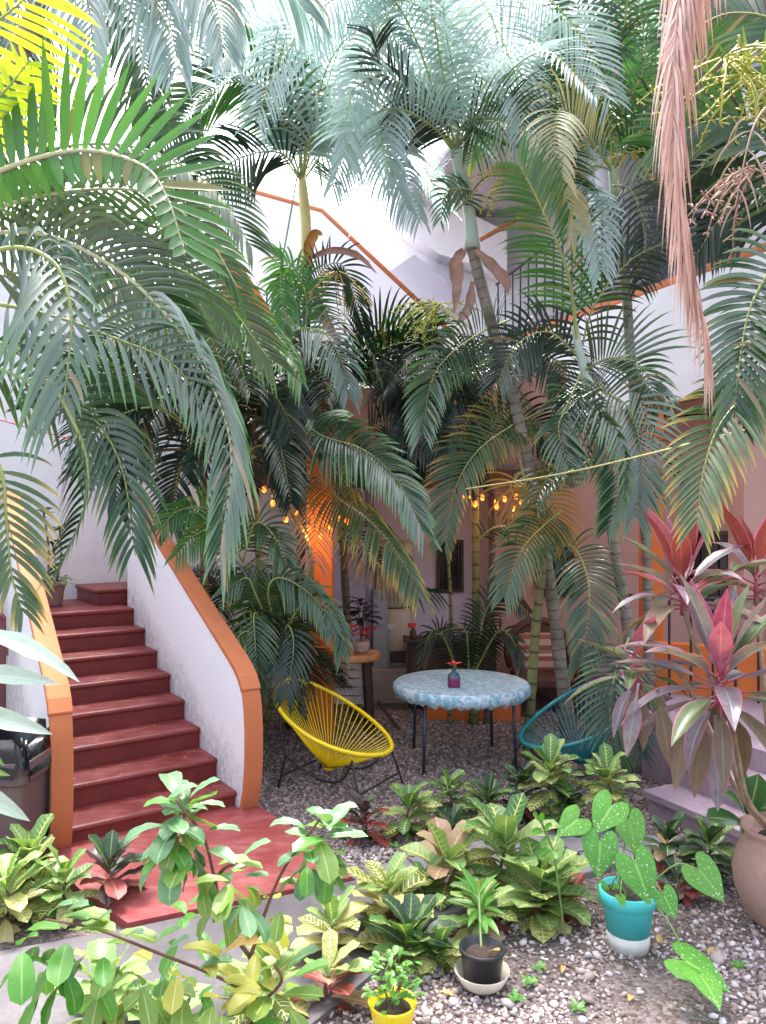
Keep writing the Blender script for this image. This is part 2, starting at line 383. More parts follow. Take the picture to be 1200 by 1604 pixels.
M['dark_wood'] = plain('dark_wood', (.07, .035, .025), .6, .2, 9, bump=.2)
M['wood_top'] = plain('orange_wood', (.50, .20, .07), .4, .18, 12)
M['wicker'] = plain('brown_wicker', (.16, .06, .04), .6, .3, 60, bump=.8, bscale=90)
M['slat'] = plain('white_slat', (.62, .56, .52), .6, .12, 8)
M['glass'] = plain('dark_glass', (.015, .014, .018), .12, .1, 3)
M['metal_grey'] = plain('grey_metal', (.30, .31, .34), .4, .1, 6)
M['bulb_cap'] = plain('bulb_socket', (.02, .02, .02), .5, .1, 20)
M['rope_yellow'] = plain('yellow_rope', (.65, .58, .25), .8, .15, 40)
M['rope_red'] = plain('red_rope', (.45, .05, .06), .7, .1, 40)
M['rope_green'] = plain('green_wire', (.2, .3, .24), .6, .1, 40)
M['dry_leaf'] = plain('fallen_leaf', (.42, .22, .10), .7, .25, 30)
def emis(name, c, st):
    t = NT(name); t.color(c); t.p.inputs['Emission Color'].default_value = (*c, 1); t.p.inputs['Emission Strength'].default_value = st; return t.m
M['bulb'] = emis('warm_bulb', (1, .13, .012), .9)
def cloth():
    t = NT('blue_patterned_oilcloth'); P = t.pos()
    v = t.node('TexVoronoi'); v.inputs['Scale'].default_value = 30; t.lk(P, v.inputs['Vector'])
    a = t.noise(24, 4, .6, P, dist=1.2)
    c = t.mix(t.ramp(t.xyz(v.outputs['Color'])[0], .45, .6), (.17, .36, .46), (.48, .54, .62))
    c = t.mix(t.ramp(a, .52, .62), c, (.44, .54, .63)); c = t.mix(t.ramp(t.noise(55, 2, .5, P), .6, .68), c, (.08, .27, .40))
    t.color(c); t.rough(.3); return t.m
M['cloth'] = cloth()
def stripes():
    t = NT('striped_cushion'); z = t.xyz(t.pos())[2]
    k = t.ramp(t.math('ABSOLUTE', t.math('SUBTRACT', t.math('FRACT', t.math('MULTIPLY', z, 8.0)), .5)), .2, .24)
    t.color(t.mix(k, (.34, .10, .07), (.55, .40, .30))); t.rough(.9); return t.m
M['stripes'] = stripes()
def vase():
    t = NT('purple_teal_glaze'); z = t.xyz(t.coord('Object'))[2]
    t.color(t.mix(t.ramp(z, .07, .10), (.16, .012, .07), (.02, .10, .13))); t.rough(.25); return t.m
M['vase'] = vase()
def can():
    t = NT('blue_printed_can'); u = t.coord('Object')
    t.color(t.mix(t.ramp(t.noise(18, 3, .5, u), .52, .58), (.03, .22, .34), (.45, .12, .05))); t.rough(.35); return t.m
M['can'] = can()
# ================================================================ SETTING
def sheet(name, poly, z, m, th=None):
    b = MB(); b.prism(poly, z - (th or .02), z, 0); return struct(b.build(name, m))
b = MB(); b.add([(-150, -60, 0), (150, -60, 0), (150, 240, 0), (-150, 240, 0)], [(0, 1, 2, 3)])
GROUND = struct(b.build('ground', M['soil']))
# concrete path, its right end laid with stone pavers
path_poly = [(-4.2, .6), (-.9, 2.3), (-.35, 3.15), (-.02, 3.62), (.25, 4.05), (-.17, 4.50), (-1.31, 3.98), (-4.2, 2.9)]
PATH = sheet('path', path_poly, .03, M['concrete'], .06)
bed = MB(); bed.prism([(.27, 4.06), (1.25, 4.78), (2.0, 5.0), (1.75, 5.5), (1.2, 5.2), (-.15, 4.52)], -.03, .006)
struct(bed.build('paver_bed', M['soil']))
pv = {}
for i in range(6):
    for j in range(3):
        u = .15 + i * .33; s = j * .235
        o = V3((.16 + u * .86 - s * .48, 4.14 + u * .47 + s * .86, 0))
        if j == 2 and i > 4: continue
        q = MB(); q.box((0, 0, .013), (.312 + rnd(-.01, .01), .222 + rnd(-.008, .008), .05))
        p = q.build('paver', M['paver'], None, bevel=.008); p.location = o; p.rotation_euler = (rnd(-.012, .012), rnd(-.012, .012), .5 + rnd(-.02, .02))
        p.parent = PATH
# red painted slab at the stair foot
sheet('painted_slab', [(-2.30, 5.02), (-1.72, 4.35), (-1.33, 3.99), (-.18, 4.51), (-.60, 5.2), (-1.0, 5.75), (-1.5, 6.1)], .05, M['red_slab'], .07)

# ---------------------------------------------------------------- gravel
def ico(sub):
    bm = bmesh.new(); bmesh.ops.create_icosphere(bm, subdivisions=sub, radius=1)
    v = np.array([p.co[:] for p in bm.verts]); f = np.array([[q.index for q in t.verts] for t in bm.faces]); bm.free(); return v, f
def pebbles(name, pts, size, sub, bright):
    v, f = ico(sub); n = len(pts); nv = len(v)
    s = size * RNG.lognormal(0, .32, n)[:, None] * np.stack([RNG.uniform(.8, 1.4, n), RNG.uniform(.7, 1.1, n), RNG.uniform(.45, .75, n)], 1)
    a = RNG.uniform(0, 6.28, n); ca, sa = np.cos(a), np.sin(a)
    tl = RNG.normal(0, .25, (n, 2))
    P = v[None] * s[:, None, :] * (1 + RNG.normal(0, .07, (n, nv, 1)))
    x = P[..., 0] * ca[:, None] - P[..., 1] * sa[:, None]; y = P[..., 0] * sa[:, None] + P[..., 1] * ca[:, None]
    z = P[..., 2] + x * tl[:, :1] + y * tl[:, 1:]
    P = np.stack([x, y, z], -1); P += pts[:, None, :]
    P[..., 2] += (s[:, 2] * .55)[:, None]
    F = (f[None] + (np.arange(n) * nv)[:, None, None]).reshape(-1, 3)
    me = bpy.data.meshes.new(name); me.vertices.add(n * nv); me.vertices.foreach_set('co', P.reshape(-1).astype(np.float32))
    me.loops.add(len(F) * 3); me.loops.foreach_set('vertex_index', F.reshape(-1).astype(np.int32))
    me.polygons.add(len(F)); me.polygons.foreach_set('loop_start', np.arange(0, len(F) * 3, 3, dtype=np.int32))
    me.update(calc_edges=True)
    me.polygons.foreach_set('use_smooth', np.ones(len(F), bool))
    ul = me.uv_layers.new(name='UVMap'); c = np.clip(RNG.beta(1.6, 1.9, n) * bright, 0, 1)
    uv = np.zeros((len(F) * 3, 2), np.float32); uv[:, 0] = np.repeat(c, len(f) * 3); ul.data.foreach_set('uv', uv.ravel())
    me.materials.append(M['pebble']); o = link(name, me); return stuff(o)
def inside(p, poly):
    x, y = p[:, 0], p[:, 1]; r = np.zeros(len(p), bool); n = len(poly)
    for i in range(n):
        x1, y1 = poly[i]; x2, y2 = poly[(i + 1) % n]
        c = ((y1 > y) != (y2 > y)) & (x < (x2 - x1) * (y - y1) / (y2 - y1 + 1e-12) + x1); r ^= c
    return r
slab_poly = [(-2.30, 5.02), (-1.72, 4.35), (-1.33, 3.99), (-.18, 4.51), (-.60, 5.2), (-1.0, 5.75), (-1.5, 6.1)]
bed_poly = [(.27, 4.06), (1.25, 4.78), (2.0, 5.0), (1.75, 5.5), (1.2, 5.2), (-.15, 4.52)]
def scatter(n, x0, x1, y0, y1):
    p = np.stack([RNG.uniform(x0, x1, n), RNG.uniform(y0, y1, n), np.zeros(n)], 1)
    k = ~(inside(p, path_poly) | inside(p, slab_poly) | inside(p, bed_poly)); return p[k]
pn = scatter(17000, -.6, 2.7, 2.75, 5.0)
mk = np.sin(pn[:, 0] * 3.1 + 1.2) + np.sin(pn[:, 1] * 4.3 + pn[:, 0] * 2.2) + .8 * np.sin(pn[:, 0] * 7.7 - pn[:, 1] * 5.1)
pn = pn[(mk + RNG.normal(0, .8, len(pn))) > -1.0 - .0 * mk]
pn = pn[~((pn[:, 0] > 1.2) & (pn[:, 1] > 3.9) & (RNG.random(len(pn)) < .55))]
tag(pebbles('gravel', pn, .0108, 1, 1.15), 'pale grey pebbles strewn over the soil round the pots', 'gravel')
pf = scatter(26000, -1.7, 2.6, 4.9, 8.6)
tag(pebbles('gravel', pf, .0108, 0, .72), 'small brown and grey gravel under the table and chairs', 'gravel')

# ================================================================ STAIRS
SD = V3((-.578, .816, 0)).normalized(); SN = V3((SD.y, -SD.x, 0))     # up the flight, towards its right-hand wall
SO = V3((-1.07, 5.61, 0)); RUN = .341; RISE = .16; WID = 1.16
def sp(u, v, z): p = SO + SD * u - SN * v; return V3((p.x, p.y, z))   # v = distance from right wall
st = thing('staircase', sp(1.2, .6, 0), 'dark red painted stair of rounded treads rising to the white wall', 'staircase')
for k in range(1, 9):
    u0 = RUN * (k - 1); u1 = RUN * k if k < 8 else 3.62; z = RISE * k
    v0, v1 = (0.0, WID) if k > 1 else (-.02, WID + .02)
    r = MB(); r.prism([sp(u0 + .03, v0, 0)[:2], sp(u1 + .02, v0, 0)[:2], sp(u1 + .02, v1, 0)[:2], sp(u0 + .03, v1, 0)[:2]], max(0, z - RISE - .02) if k < 8 else 0, z - .045)
    r.build('riser', M['red'], st)
    t = MB(); ve = v0
    t.prism([sp(u0, ve, 0)[:2], sp(u1 + .03, ve, 0)[:2], sp(u1 + .03, v1, 0)[:2], sp(u0, v1, 0)[:2]], z - .045, z)
    t.build('tread', M['red'], st, bevel=.019)
# first step of the next flight, turning right off the landing
t = MB(); t.prism([sp(2.75, .25, 0)[:2], sp(3.6, .25, 0)[:2], sp(3.6, -.9, 0)[:2], sp(2.75, -.9, 0)[:2]], 1.27, 1.40); t.build('riser', M['red'], st)
t = MB(); t.prism([sp(2.74, .28, 0)[:2], sp(3.6, .28, 0)[:2], sp(3.6, -.9, 0)[:2], sp(2.74, -.9, 0)[:2]], 1.4, 1.445); t.build('tread', M['red'], st, bevel=.019)

def parapet(o0, label, side, uend, slope=.52, th=.125, SD=SD):
    """stair wall with bulging front end, wrapped in an orange cap; side +1 = thickness to the right"""
    def q(u, w, z): p = o0 + SD * u + V3((SD.y, -SD.x, 0)) * w * side; return V3((p.x, p.y, z))
    SN = V3((SD.y, -SD.x, 0))
    zt_ = lambda u: 1.0 + slope * (u + .08)
    front = [(-.03, 0), (-.085, .10), (-.125, .24), (-.145, .40), (-.15, .56), (-.143, .70), (-.125, .82), (-.09, .92), (-.035, .995), (.04, 1.055)]
    front = [(p.x, max(0, p.y)) for p in catmull([(x, z, 0) for x, z in front], 34)]
    root = thing('stair_parapet', q(.8, th / 2, 0), label, 'stair wall')
    prof = front + [(uend, 1.0 + slope * (uend + .08))]
    body = MB(); stn = []
    for u, zb, zt in [(-.143, .38, .70), (-.125, .24, .82), (-.09, .12, .92), (-.035, 0, .99), (.04, 0, 1.055)] + [(uu, 0, zt_(uu)) for uu in np.linspace(.15, uend, 6)]:
        stn.append((u, zb, zt))
    vs = []
    for u, zb, zt in stn: vs += [q(u, 0, zb), q(u, 0, zt), q(u, th, zb), q(u, th, zt)]
    fs = []
    for i in range(len(stn) - 1):
        a = i * 4; c = a + 4
        fs += [(a, c, c + 1, a + 1), (a + 2, a + 3, c + 3, c + 2), (a + 1, c + 1, c + 3, a + 3), (a, a + 2, c + 2, c)]
    fs += [(0, 1, 3, 2), (len(vs) - 4, len(vs) - 2, len(vs) - 1, len(vs) - 3)]
    body.add(vs, fs); body.build('wall', M['stairwall'], root)
    def ribbon(pl, t0, t1, ov):
        rb = MB(); n = len(pl); vs = []
        for i in range(n):
            a = V3((*pl[max(i - 1, 0)], 0)); c = V3((*pl[min(i + 1, n - 1)], 0)); tt = (c - a).normalized(); nn = V3((-tt.y, tt.x, 0))
            for off, ww in ((-t0, -ov), (-t0, th + ov), (t1, th + ov), (t1, -ov)):
                u = pl[i][0] + nn.x * off; z = pl[i][1] + nn.y * off; vs.append(q(u, ww, max(z, 0)))
        fs = []
        for i in range(n - 1):
            for k in range(4): fs.append((i * 4 + k, i * 4 + (k + 1) % 4, i * 4 + 4 + (k + 1) % 4, i * 4 + 4 + k))
        fs += [(3, 2, 1, 0), tuple(n * 4 - 4 + k for k in range(4))]
        rb.add(vs, fs); return rb
    ribbon(front, .018, .02, .006).build('end_cap', M['cap'], root, bevel=.008)
    top = [(-.105, .905), (-.045, .99), (.03, 1.05)] + [(u, zt_(u)) for u in np.linspace(.12, uend, 8)]
    ribbon(top, .022, .030, .012).build('cap', M['cap'], root, bevel=.012)
    return root
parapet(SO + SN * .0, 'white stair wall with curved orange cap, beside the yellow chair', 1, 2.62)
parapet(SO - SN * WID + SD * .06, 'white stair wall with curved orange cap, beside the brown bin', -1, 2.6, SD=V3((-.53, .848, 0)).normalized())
# wall behind the landing
wl = MB(); a = sp(3.62, 2.6, 0); c = sp(3.62, -3.2, 0)
wl.prism([a[:2], c[:2], (c + SD * .2)[:2], (a + SD * .2)[:2]], 0, 4.7)
tag(wl.build('landing_wall', M['white']), 'rough white stucco wall behind the stair landing', 'wall')
# left boundary wall of the yard
lw = MB(); lw.prism([(-4.9, 9.0), (-4.7, 9.0), (-4.0, 2.4), (-4.2, 2.4)], 0, 3.0)
tag(lw.build('boundary_wall', M['white']), 'white side wall of the yard left of the stair', 'wall')

# ================================================================ UPPER FLIGHT and BACK of the yard
uf = thing('upper_stair_wall', (0, 11, 2.6), 'upper white stair wall with pink orange handrail running down behind the palms', 'stair wall')
pts = [at(355, 285, 11), at(392, 302, 11), at(503, 333, 11), at(700, 520, 11)]
b = MB(); pl = [V3((-2.9, 11, 2.0)), V3((.92, 11, 2.0))] + [V3((p.x, 11, p.z)) for p in pts[::-1]] + [V3((-2.9, 11, pts[0].z))]
b.slab(pl, (0, .16, 0)); b.build('wall', M['upper'], uf)
b = MB(); b.tube([V3((-2.9, 11.08, pts[0].z + .02))] + [V3((p.x, 11.08, p.z + .04)) for p in pts], .062, 8); b.build('handrail', M['cap'], uf, smooth=True)
# second, lower flight behind the landing: orange cap and dark bars
lf = thing('middle_stair_wall', (-1.7, 9.4, 2), 'orange capped stair wall with dark bars half hidden by dry fronds', 'stair wall')
b = MB(); q = [at(330, 380, 9.5), at(352, 440, 9.5), at(455, 548, 9.5), at(455, 640, 9.5), at(330, 640, 9.5)]
b.slab([(p.x, 9.5, p.z) for p in q[::-1]], (0, .14, 0)); b.build('wall', M['upper'], lf)
b = MB(); q = [at(332, 372, 9.42), at(385, 425, 9.42), at(460, 540, 9.42), at(440, 556, 9.42), at(352, 470, 9.42)]
b.slab([(p.x, 9.44, p.z) for p in q[::-1]], (0, .22, 0)); b.build('cap', M['cap'], lf)
for i in range(6):
    p = at(418 + i * 9, 470 + i * 6, 9.9); b = MB(); b.tube([(p.x, 9.9, p.z + .15), (p.x, 9.9, p.z - 1.2)], .012, 5); b.build('bar', M['black_steel'], lf)

bk = thing('back_building', (1.6, 12.6, 0), 'pale lilac back house with stepped grey stair slabs above the patio', 'building')
b = MB(); q = [at(575, 345, 12.8), at(650, 300, 12.8), at(770, 225, 12.8)]
pl = [V3((q[0].x, 12.8, 0)), V3((4.6, 12.8, 0)), V3((4.6, 12.8, 8.2)), V3((q[2].x, 12.8, q[2].z)), V3((q[1].x, 12.8, q[1].z)), V3((q[0].x, 12.8, q[0].z))]
b.slab(pl, (0, .2, 0)); b.build('wall', M['upper'], bk)
b = MB(); q = [at(600, 425, 12), at(650, 392, 12), at(700, 430, 12), at(720, 480, 12), at(640, 480, 12)]
b.slab([(p.x, 12.2, p.z) for p in q[::-1]], (0, .6, 0)); b.build('stair_slab', M['grey'], bk)
b = MB(); q = [at(612, 332, 12), at(672, 286, 12), at(800, 350, 12), at(800, 420, 12), at(690, 385, 12)]
b.slab([(p.x, 12.35, p.z) for p in q[::-1]], (0, .44, 0)); b.build('stair_slab', M['upper'], bk)
b = MB(); b.tube([at(752, 376, 11.6), at(905, 290, 11.6)], .035, 6); b.build('beam', M['wood_top'], bk)

# porch at the back of the patio
pw = MB(); pw.prism([(-1.75, 10.3), (1.42, 10.3), (1.42, 10.5), (-1.75, 10.5)], 0, 2.64)
tag(pw.build('lilac_wall', M['lilac']), 'pale lilac wall behind the water heater', 'wall')
pw = MB(); pw.prism([(1.42, 9.75), (4.7, 9.3), (4.7, 9.5), (1.42, 10.5)], 0, 3.42)
tag(pw.build('pink_wall', M['pink']), 'salmon pink wall behind the wicker chair', 'wall')
pr = thing('porch_roof', (0, 9.5, 2.64), 'low brown porch roof with pink fascia over the patio back', 'roof')
b = MB(); b.prism([(-1.8, 8.55), (2.2, 8.55), (2.2, 10.95), (-1.8, 10.95)], 2.66, 2.84); b.build('ceiling', M['brown_soffit'], pr)
b = MB(); b.prism([(-1.75, 8.75), (2.1, 8.75), (2.1, 8.95), (-1.75, 8.95)], 2.845, 3.95); b.build('fascia', M['pink'], pr)
b = MB(); b.prism([(-1.7, 8.42), (2.1, 8.42), (2.1, 8.54), (-1.7, 8.54)], 2.5, 2.7); b.build('beam', M['dark_wood'], pr)
cl = thing('orange_column', (-.65, 7.5, 0), 'orange column with a round wooden counter beside the yellow chair', 'column')
b = MB(); b.box((-.61, 7.5, 1.75), (.245, .245, 3.5)); b.build('shaft', M['orange'], cl, bevel=.02)
b = MB(); b.box((-.62, 8.1, 2.62), (.2, 1.0, .16)); b.build('beam', M['orange'], cl)
ct = MB(); cx, cy = -.36, 7.42; pl = []
for i in range(22):
    a = math.pi * 2 * i / 22; pl.append((cx + .34 * math.cos(a), cy + .27 * math.sin(a)))
ct.prism(pl, .80, .87); ct.build('counter', M['wood_top'], cl, bevel=.02)

# windows in the porch walls
def window(x, y, z, wd, ht, rz, label, bars=4):
    rt = thing('window', (x, y, z), label, 'window'); c, s = math.cos(rz), math.sin(rz)
    b = MB(); b.box((x, y, z + ht / 2), (wd, .03, ht), rz); b.build('pane', M['glass'], rt)
    for dx, dz, sx, sz in ((0, -.02, wd + .08, .04), (0, ht + .02, wd + .08, .04), (-wd / 2 - .02, ht / 2, .04, ht), (wd / 2 + .02, ht / 2, .04, ht)):
        b = MB(); b.box((x + dx * c, y + dx * s, z + dz), (sx, .07, sz), rz); b.build('frame', M['dark_wood'], rt)
    for i in range(bars):
        dx = -wd / 2 + (i + .5) * wd / bars; b = MB(); b.tube([(x + dx * c + s * .045, y + dx * s - c * .045, z), (x + dx * c + s * .045, y + dx * s - c * .045, z + ht)], .008, 5); b.build('bar', M['black_steel'], rt)
window(.90, 10.28, 1.22, .28, .62, 0, 'small dark barred window in the lilac wall')
window(2.16, 9.62, 1.22, .40, .55, -.136, 'dark barred window in the pink wall above the wicker chair', 5)
window(4.05, 9.36, 1.22, .85, .75, -.136, 'wide black window in the pink wall beside the white pillar', 8)

# ================================================================ RIGHT BUILDING with balcony
BA = V3((3.7, 7.4, 0)); BB = V3((2.25, 10.4, 0)); BL = (BA - BB).normalized(); BN = V3((-.90, -.435, 0))
def bp(t, o): p = BB + BL * t - BN * o; return (p.x, p.y)       # o = distance into the building
T0, T1 = -1.6, 7.0
rb_ = thing('balcony_building', (3.4, 8.4, 0), 'white balcony house with rounded orange rail and grey roof overhang', 'building')
b = MB(); b.prism([bp(T0, 0), bp(T1, 0), bp(T1, .15), bp(T0, .15)], 3.47, 4.74); b.build('balcony_wall', M['upper'], rb_)
b = MB(); b.prism([bp(T0, .16), bp(T1, .16), bp(T1, 2.6), bp(T0, 2.6)], 3.45, 3.62); b.build('balcony_floor', M['brown_soffit'], rb_)
b = MB(); b.tube([(*bp(T0, .075), 4.78), (*bp(T1, .075), 4.78)], .075, 10); b.build('balcony_rail', M['cap'], rb_, smooth=True)
b = MB(); b.prism([bp(T0, 1.7), bp(T1, 1.7), bp(T1, 1.9), bp(T0, 1.9)], 3.62, 7.2); b.build('upper_wall', M['lilac'], rb_)
b = MB(); b.prism([bp(T0 - 1.0, -1.0), bp(T1, -1.0), bp(T1, 4), bp(T0 - 1.0, 4)], 7.2, 7.42); b.build('roof', M['grey'], rb_)
for t in (.7, 3.0, 5.2):
    b = MB(); p = bp(t, .30); b.tube([(p[0], p[1], 3.62), (p[0], p[1], 7.2)], .17, 16); b.build('pillar', M['upper'], rb_, smooth=True)
for i, t in enumerate((1.7, 4.1)):
    c0, c1 = bp(t - .7, 1.66), bp(t + .7, 1.66); c2, c3 = bp(t + .7, 1.71), bp(t - .7, 1.71)
    b = MB(); b.prism([c0, c1, c2, c3], 4.3, 6.2); wn = b.build('window', M['glass'], rb_)
    for j in range(8):
        p = bp(t - .62 + j * .177, 1.6); b = MB(); b.tube([(p[0], p[1], 4.3), (p[0], p[1], 6.2)], .012, 5); b.build('bar', M['black_steel'], wn)
# iron railing at the far end of the balcony
ir = thing('iron_railing', (*bp(-.3, .6), 4.7), 'black iron bar screen above the balcony rail behind the ringed palm trunk', 'railing')
for i in range(17):
    t = -1.35 + i * .19; p = bp(t, .10); b = MB(); zt = 5.75 + i * .03
    b.tube([(p[0], p[1], 4.80), (p[0], p[1], zt)], .013, 5); b.build('bar', M['black_steel'], ir)
for z0, z1 in ((4.95, 4.95), (5.74, 6.25)):
    b = MB(); b.tube([(*bp(-1.4, .10), z0), (*bp(1.75, .10), z1)], .02, 6); b.build('cross_bar', M['metal_grey'] if z0 < 5 else M['black_steel'], ir)
b = MB(); b.prism([bp(-1.6, 1.0), bp(.6, 1.0), bp(.6, 1.06), bp(-1.6, 1.06)], 3.65, 7.0); b.build('screen_panel', M['grey'], ir)

# terrace and its steps on the right
tr = thing('terrace', (2.6, 5.9, 0), 'lilac stone terrace with two slab steps beside the big clay urn', 'terrace')
E = V3((.447, -.894, 0)); N2 = V3((.894, .447, 0)); O2 = V3((1.9, 5.62, 0))
def tp(e, n): p = O2 + E * e + N2 * n; return (p.x, p.y)
for i, (n0, n1, z) in enumerate(((0, .5, .17), (.3, .8, .36))):
    e0 = 0 if i == 0 else .02; e1 = .85
    b = MB(); b.prism([tp(e0 + .03, n0 + .03), tp(e1 - .03, n0 + .03), tp(e1 - .03, n1), tp(e0 + .03, n1)], 0 if i == 0 else .17, z - .055); b.build('riser', M['stepstone'], tr)
    b = MB(); b.prism([tp(e0, n0), tp(e1, n0), tp(e1, n1), tp(e0, n1)], z - .055, z); b.build('step', M['stepstone'], tr, bevel=.006)
b = MB(); b.prism([tp(.9, .6), tp(.9, 4), tp(-4.2, 4), tp(-4.2, 1.9), tp(-.9, 1.3), tp(-.6, .6)], 0, .52); b.build('floor', M['stepstone'], tr)
ow = thing('orange_terrace_wall', (2.9, 6.9, .5), 'low orange wall with black upright bars behind the cordyline', 'wall')
b = MB(); b.prism([(2.35, 7.35), (4.6, 6.35), (4.68, 6.5), (2.43, 7.5)], .5, .98); b.build('wall', M['orange'], ow)
for i in range(13):
    x = 2.32 + i * .17; y = 7.25 - (x - 2.35) * .444; b = MB(); b.tube([(x, y, .52), (x, y, 1.42)], .013, 5); b.build('bar', M['black_steel'], ow)
b = MB(); b.tube([(2.28, 7.28, 1.43), (4.4, 6.34, 1.43)], .022, 6); b.build('top_rail', M['black_steel'], ow)
pl_ = thing('white_pillar', (3.72, 7.7, 0), 'broad pale pillar with an orange door frame under the balcony', 'pillar')
b = MB(); b.box((3.82, 7.75, 1.98), (.5, .35, 2.95)); b.build('shaft', M['pink'], pl_)
b = MB(); b.box((3.98, 7.5, 1.3), (.36, .1, 1.55)); b.build('door_frame', M['orange'], pl_)
oc = MB(); oc.box((2.80, 8.0, 1.98), (.2, .2, 2.95)); tag(oc.build('orange_post', M['orange'], bevel=.012), 'slim orange post under the balcony behind the grey palm trunk', 'post')
# orange planter behind the table and base block of the heater
op = MB(); op.prism([(.46, 8.22), (1.46, 8.12), (1.5, 8.45), (.5, 8.55)], 0, .42); tag(op.build('orange_planter', M['orange'], bevel=.012), 'low orange planter block behind the blue table', 'planter')
hb = MB(); hb.prism([(-.35, 8.95), (1.1, 8.95), (1.1, 10.28), (-.35, 10.28)], 0, .40); tag(hb.build('heater_plinth', M['base_block'], bevel=.01), 'low pink concrete plinth under the water heater', 'plinth')
# ================================================================ FURNITURE
def shell_chair(name, loc, ang, cord, label, dark):
    """string shell chair: egg-shaped hoop, cords drawn to a low hub, rod frame. ang = heading it faces"""
    F = V3((math.cos(ang), math.sin(ang), 0)); Wd = V3((-F.y, F.x, 0)); Z = V3((0, 0, 1)); L0 = V3(loc)
    def q(f, wv, z): return L0 + F * f + Wd * wv + Z * z
    root = thing(name, L0, label, 'chair', None)
    def hoop(t):
        c = math.cos(t); s = math.sin(t)
        f = c * .505 - .02; wv = s * (.40 + .035 * -c)
        # side profile: front lip low, rising to the back
        z = .535 - c * .225 + .03 * (c * c) - .02 * s * s
        return q(f, wv, z)
    n = 64; ring = [hoop(2 * math.pi * i / n) for i in range(n + 1)]
    b = MB(); b.tube(ring, .0175, 8, cap=False); b.build('hoop', M[cord], root, smooth=True)
    hub = q(-.06, 0, .135); hr = .035; m = 58
    for i in range(m):
        t = 2 * math.pi * (i + .5) / m; a = hoop(t)
        e = hub + F * math.cos(t) * hr + Wd * math.sin(t) * hr
        mid = a.lerp(e, .55); mid.z -= .012
        b = MB(); b.tube([a, mid, e], .0042, 5); b.build('cord', M[cord], root, smooth=True)
    b = MB(); b.lathe([(.0, -.02), (.04, -.016), (.05, 0), (.04, .012), (0, .016)], hub, 16); b.build('hub', M[cord], root, smooth=True)
    # rod frame: two side legs at front, one pair behind, low stretcher
    for s in (1, -1):
        b = MB(); b.tube(catmull([q(.34, s * .27, .325), q(.40, s * .30, .15), q(.45, s * .31, 0)], 6), .0095, 6); b.build('leg', M[dark], root, smooth=True)
        b = MB(); b.tube(catmull([q(-.40, s * .22, .74), q(-.36, s * .25, .42), q(-.30, s * .27, .26), q(-.36, s * .29, 0)], 10), .0095, 6); b.build('leg', M[dark], root, smooth=True)
        b = MB(); b.tube(catmull([q(-.30, s * .27, .26), q(-.05, s * .18, .10), q(.2, s * .22, .13), q(.34, s * .27, .325)], 10), .0085, 6); b.build('stretcher', M[dark], root, smooth=True)
    b = MB(); b.tube([q(-.33, -.28, .10), q(-.33, .28, .10)], .008, 6); b.build('stretcher', M[dark], root)
    b = MB(); b.tube([q(.42, -.3, .09), q(.42, .3, .09)], .008, 6); b.build('stretcher', M[dark], root)
    return root
shell_chair('string_chair', (-.385, 6.20, 0), R(-31), 'yellow_cord', 'yellow string shell chair beside the stair wall', 'black_steel')
shell_chair('string_chair', (1.60, 6.35, 0), R(180 + 24), 'teal_cord', 'teal string shell chair right of the blue table', 'black_steel')

# table with an elasticated blue cover
tb = thing('round_table', (.70, 6.85, 0), 'round table under a crinkled pale blue patterned cover on thin legs', 'table')
TC = V3((.70, 6.85, 0)); TZ = .705; TR = .60
def cover():
    b = MB(); n = 200; rings = [(.0, TZ), (TR * .5, TZ), (TR * .93, TZ), (TR * .985, TZ - .006), (TR + .006, TZ - .022), (TR + .012, TZ - .06), (TR - .0, TZ - .095), (TR - .03, TZ - .115)]
    vs = []; fs = []; rnds = [rnd(-1, 1) for _ in range(n)]
    for ri, (r, z) in enumerate(rings):
        for k in range(n):
            q = 2 * math.pi * k / n; wob = 0; dz = 0
            if ri >= 4:
                amp = (.003, .008, .011, .012)[ri - 4] * (.55 + .45 * math.sin(q * 5 + 1) * math.sin(q * 3))
                wob = amp * (math.sin(q * 41 + ri) * .5 + math.sin(q * 67 + 1.7) * .4 + rnds[k] * .5 + math.sin(q * 17) * .5)
                dz = (.002, .006, .010, .014)[ri - 4] * (math.sin(q * 29 + 2) * .6 + math.sin(q * 53) * .4 + rnds[(k * 7) % n] * .5)
            rr = r + wob; vs.append(TC + V3((rr * math.cos(q), rr * math.sin(q), z + dz)))
    for i in range(len(rings) - 1):
        for k in range(n):
            k2 = (k + 1) % n; fs.append((i * n + k, i * n + k2, (i + 1) * n + k2, (i + 1) * n + k)[::-1])
    b.add(vs, fs); return b
cover().build('tablecloth', M['cloth'], tb, smooth=True)
b = MB(); b.lathe([(.0, .66), (.60, .66), (.60, .69), (0, .69)], TC, 40); b.build('table_top', M['dark_wood'], tb)
for x, y in ((.34, 6.44), (1.13, 6.50), (.29, 7.20), (1.03, 7.24)):
    b = MB(); b.tube([(x, y, 0), (x + (TC.x - x) * .05, y + (TC.y - y) * .05, .665)], .014, 8); b.build('leg', M['blue_steel'], tb, smooth=True)
    b = MB(); b.lathe([(.016, 0), (.017, .02), (.015, .03)], (x, y, 0.0), 8); b.build('foot', M['black_steel'], tb)
def flower(name, root, c, n, size, up=(0, 0, 1)):
    for i in range(n):
        a = 2 * math.pi * i / n + rnd(-.2, .2); e = rnd(.1, .7)
        d = V3((math.cos(a) * math.cos(e), math.sin(a) * math.cos(e), math.sin(e)))
        link('petal', leafmesh('lance', 'petal', .3), root, basis(c, d, (0, 0, 1), size * rnd(.8, 1.15)))
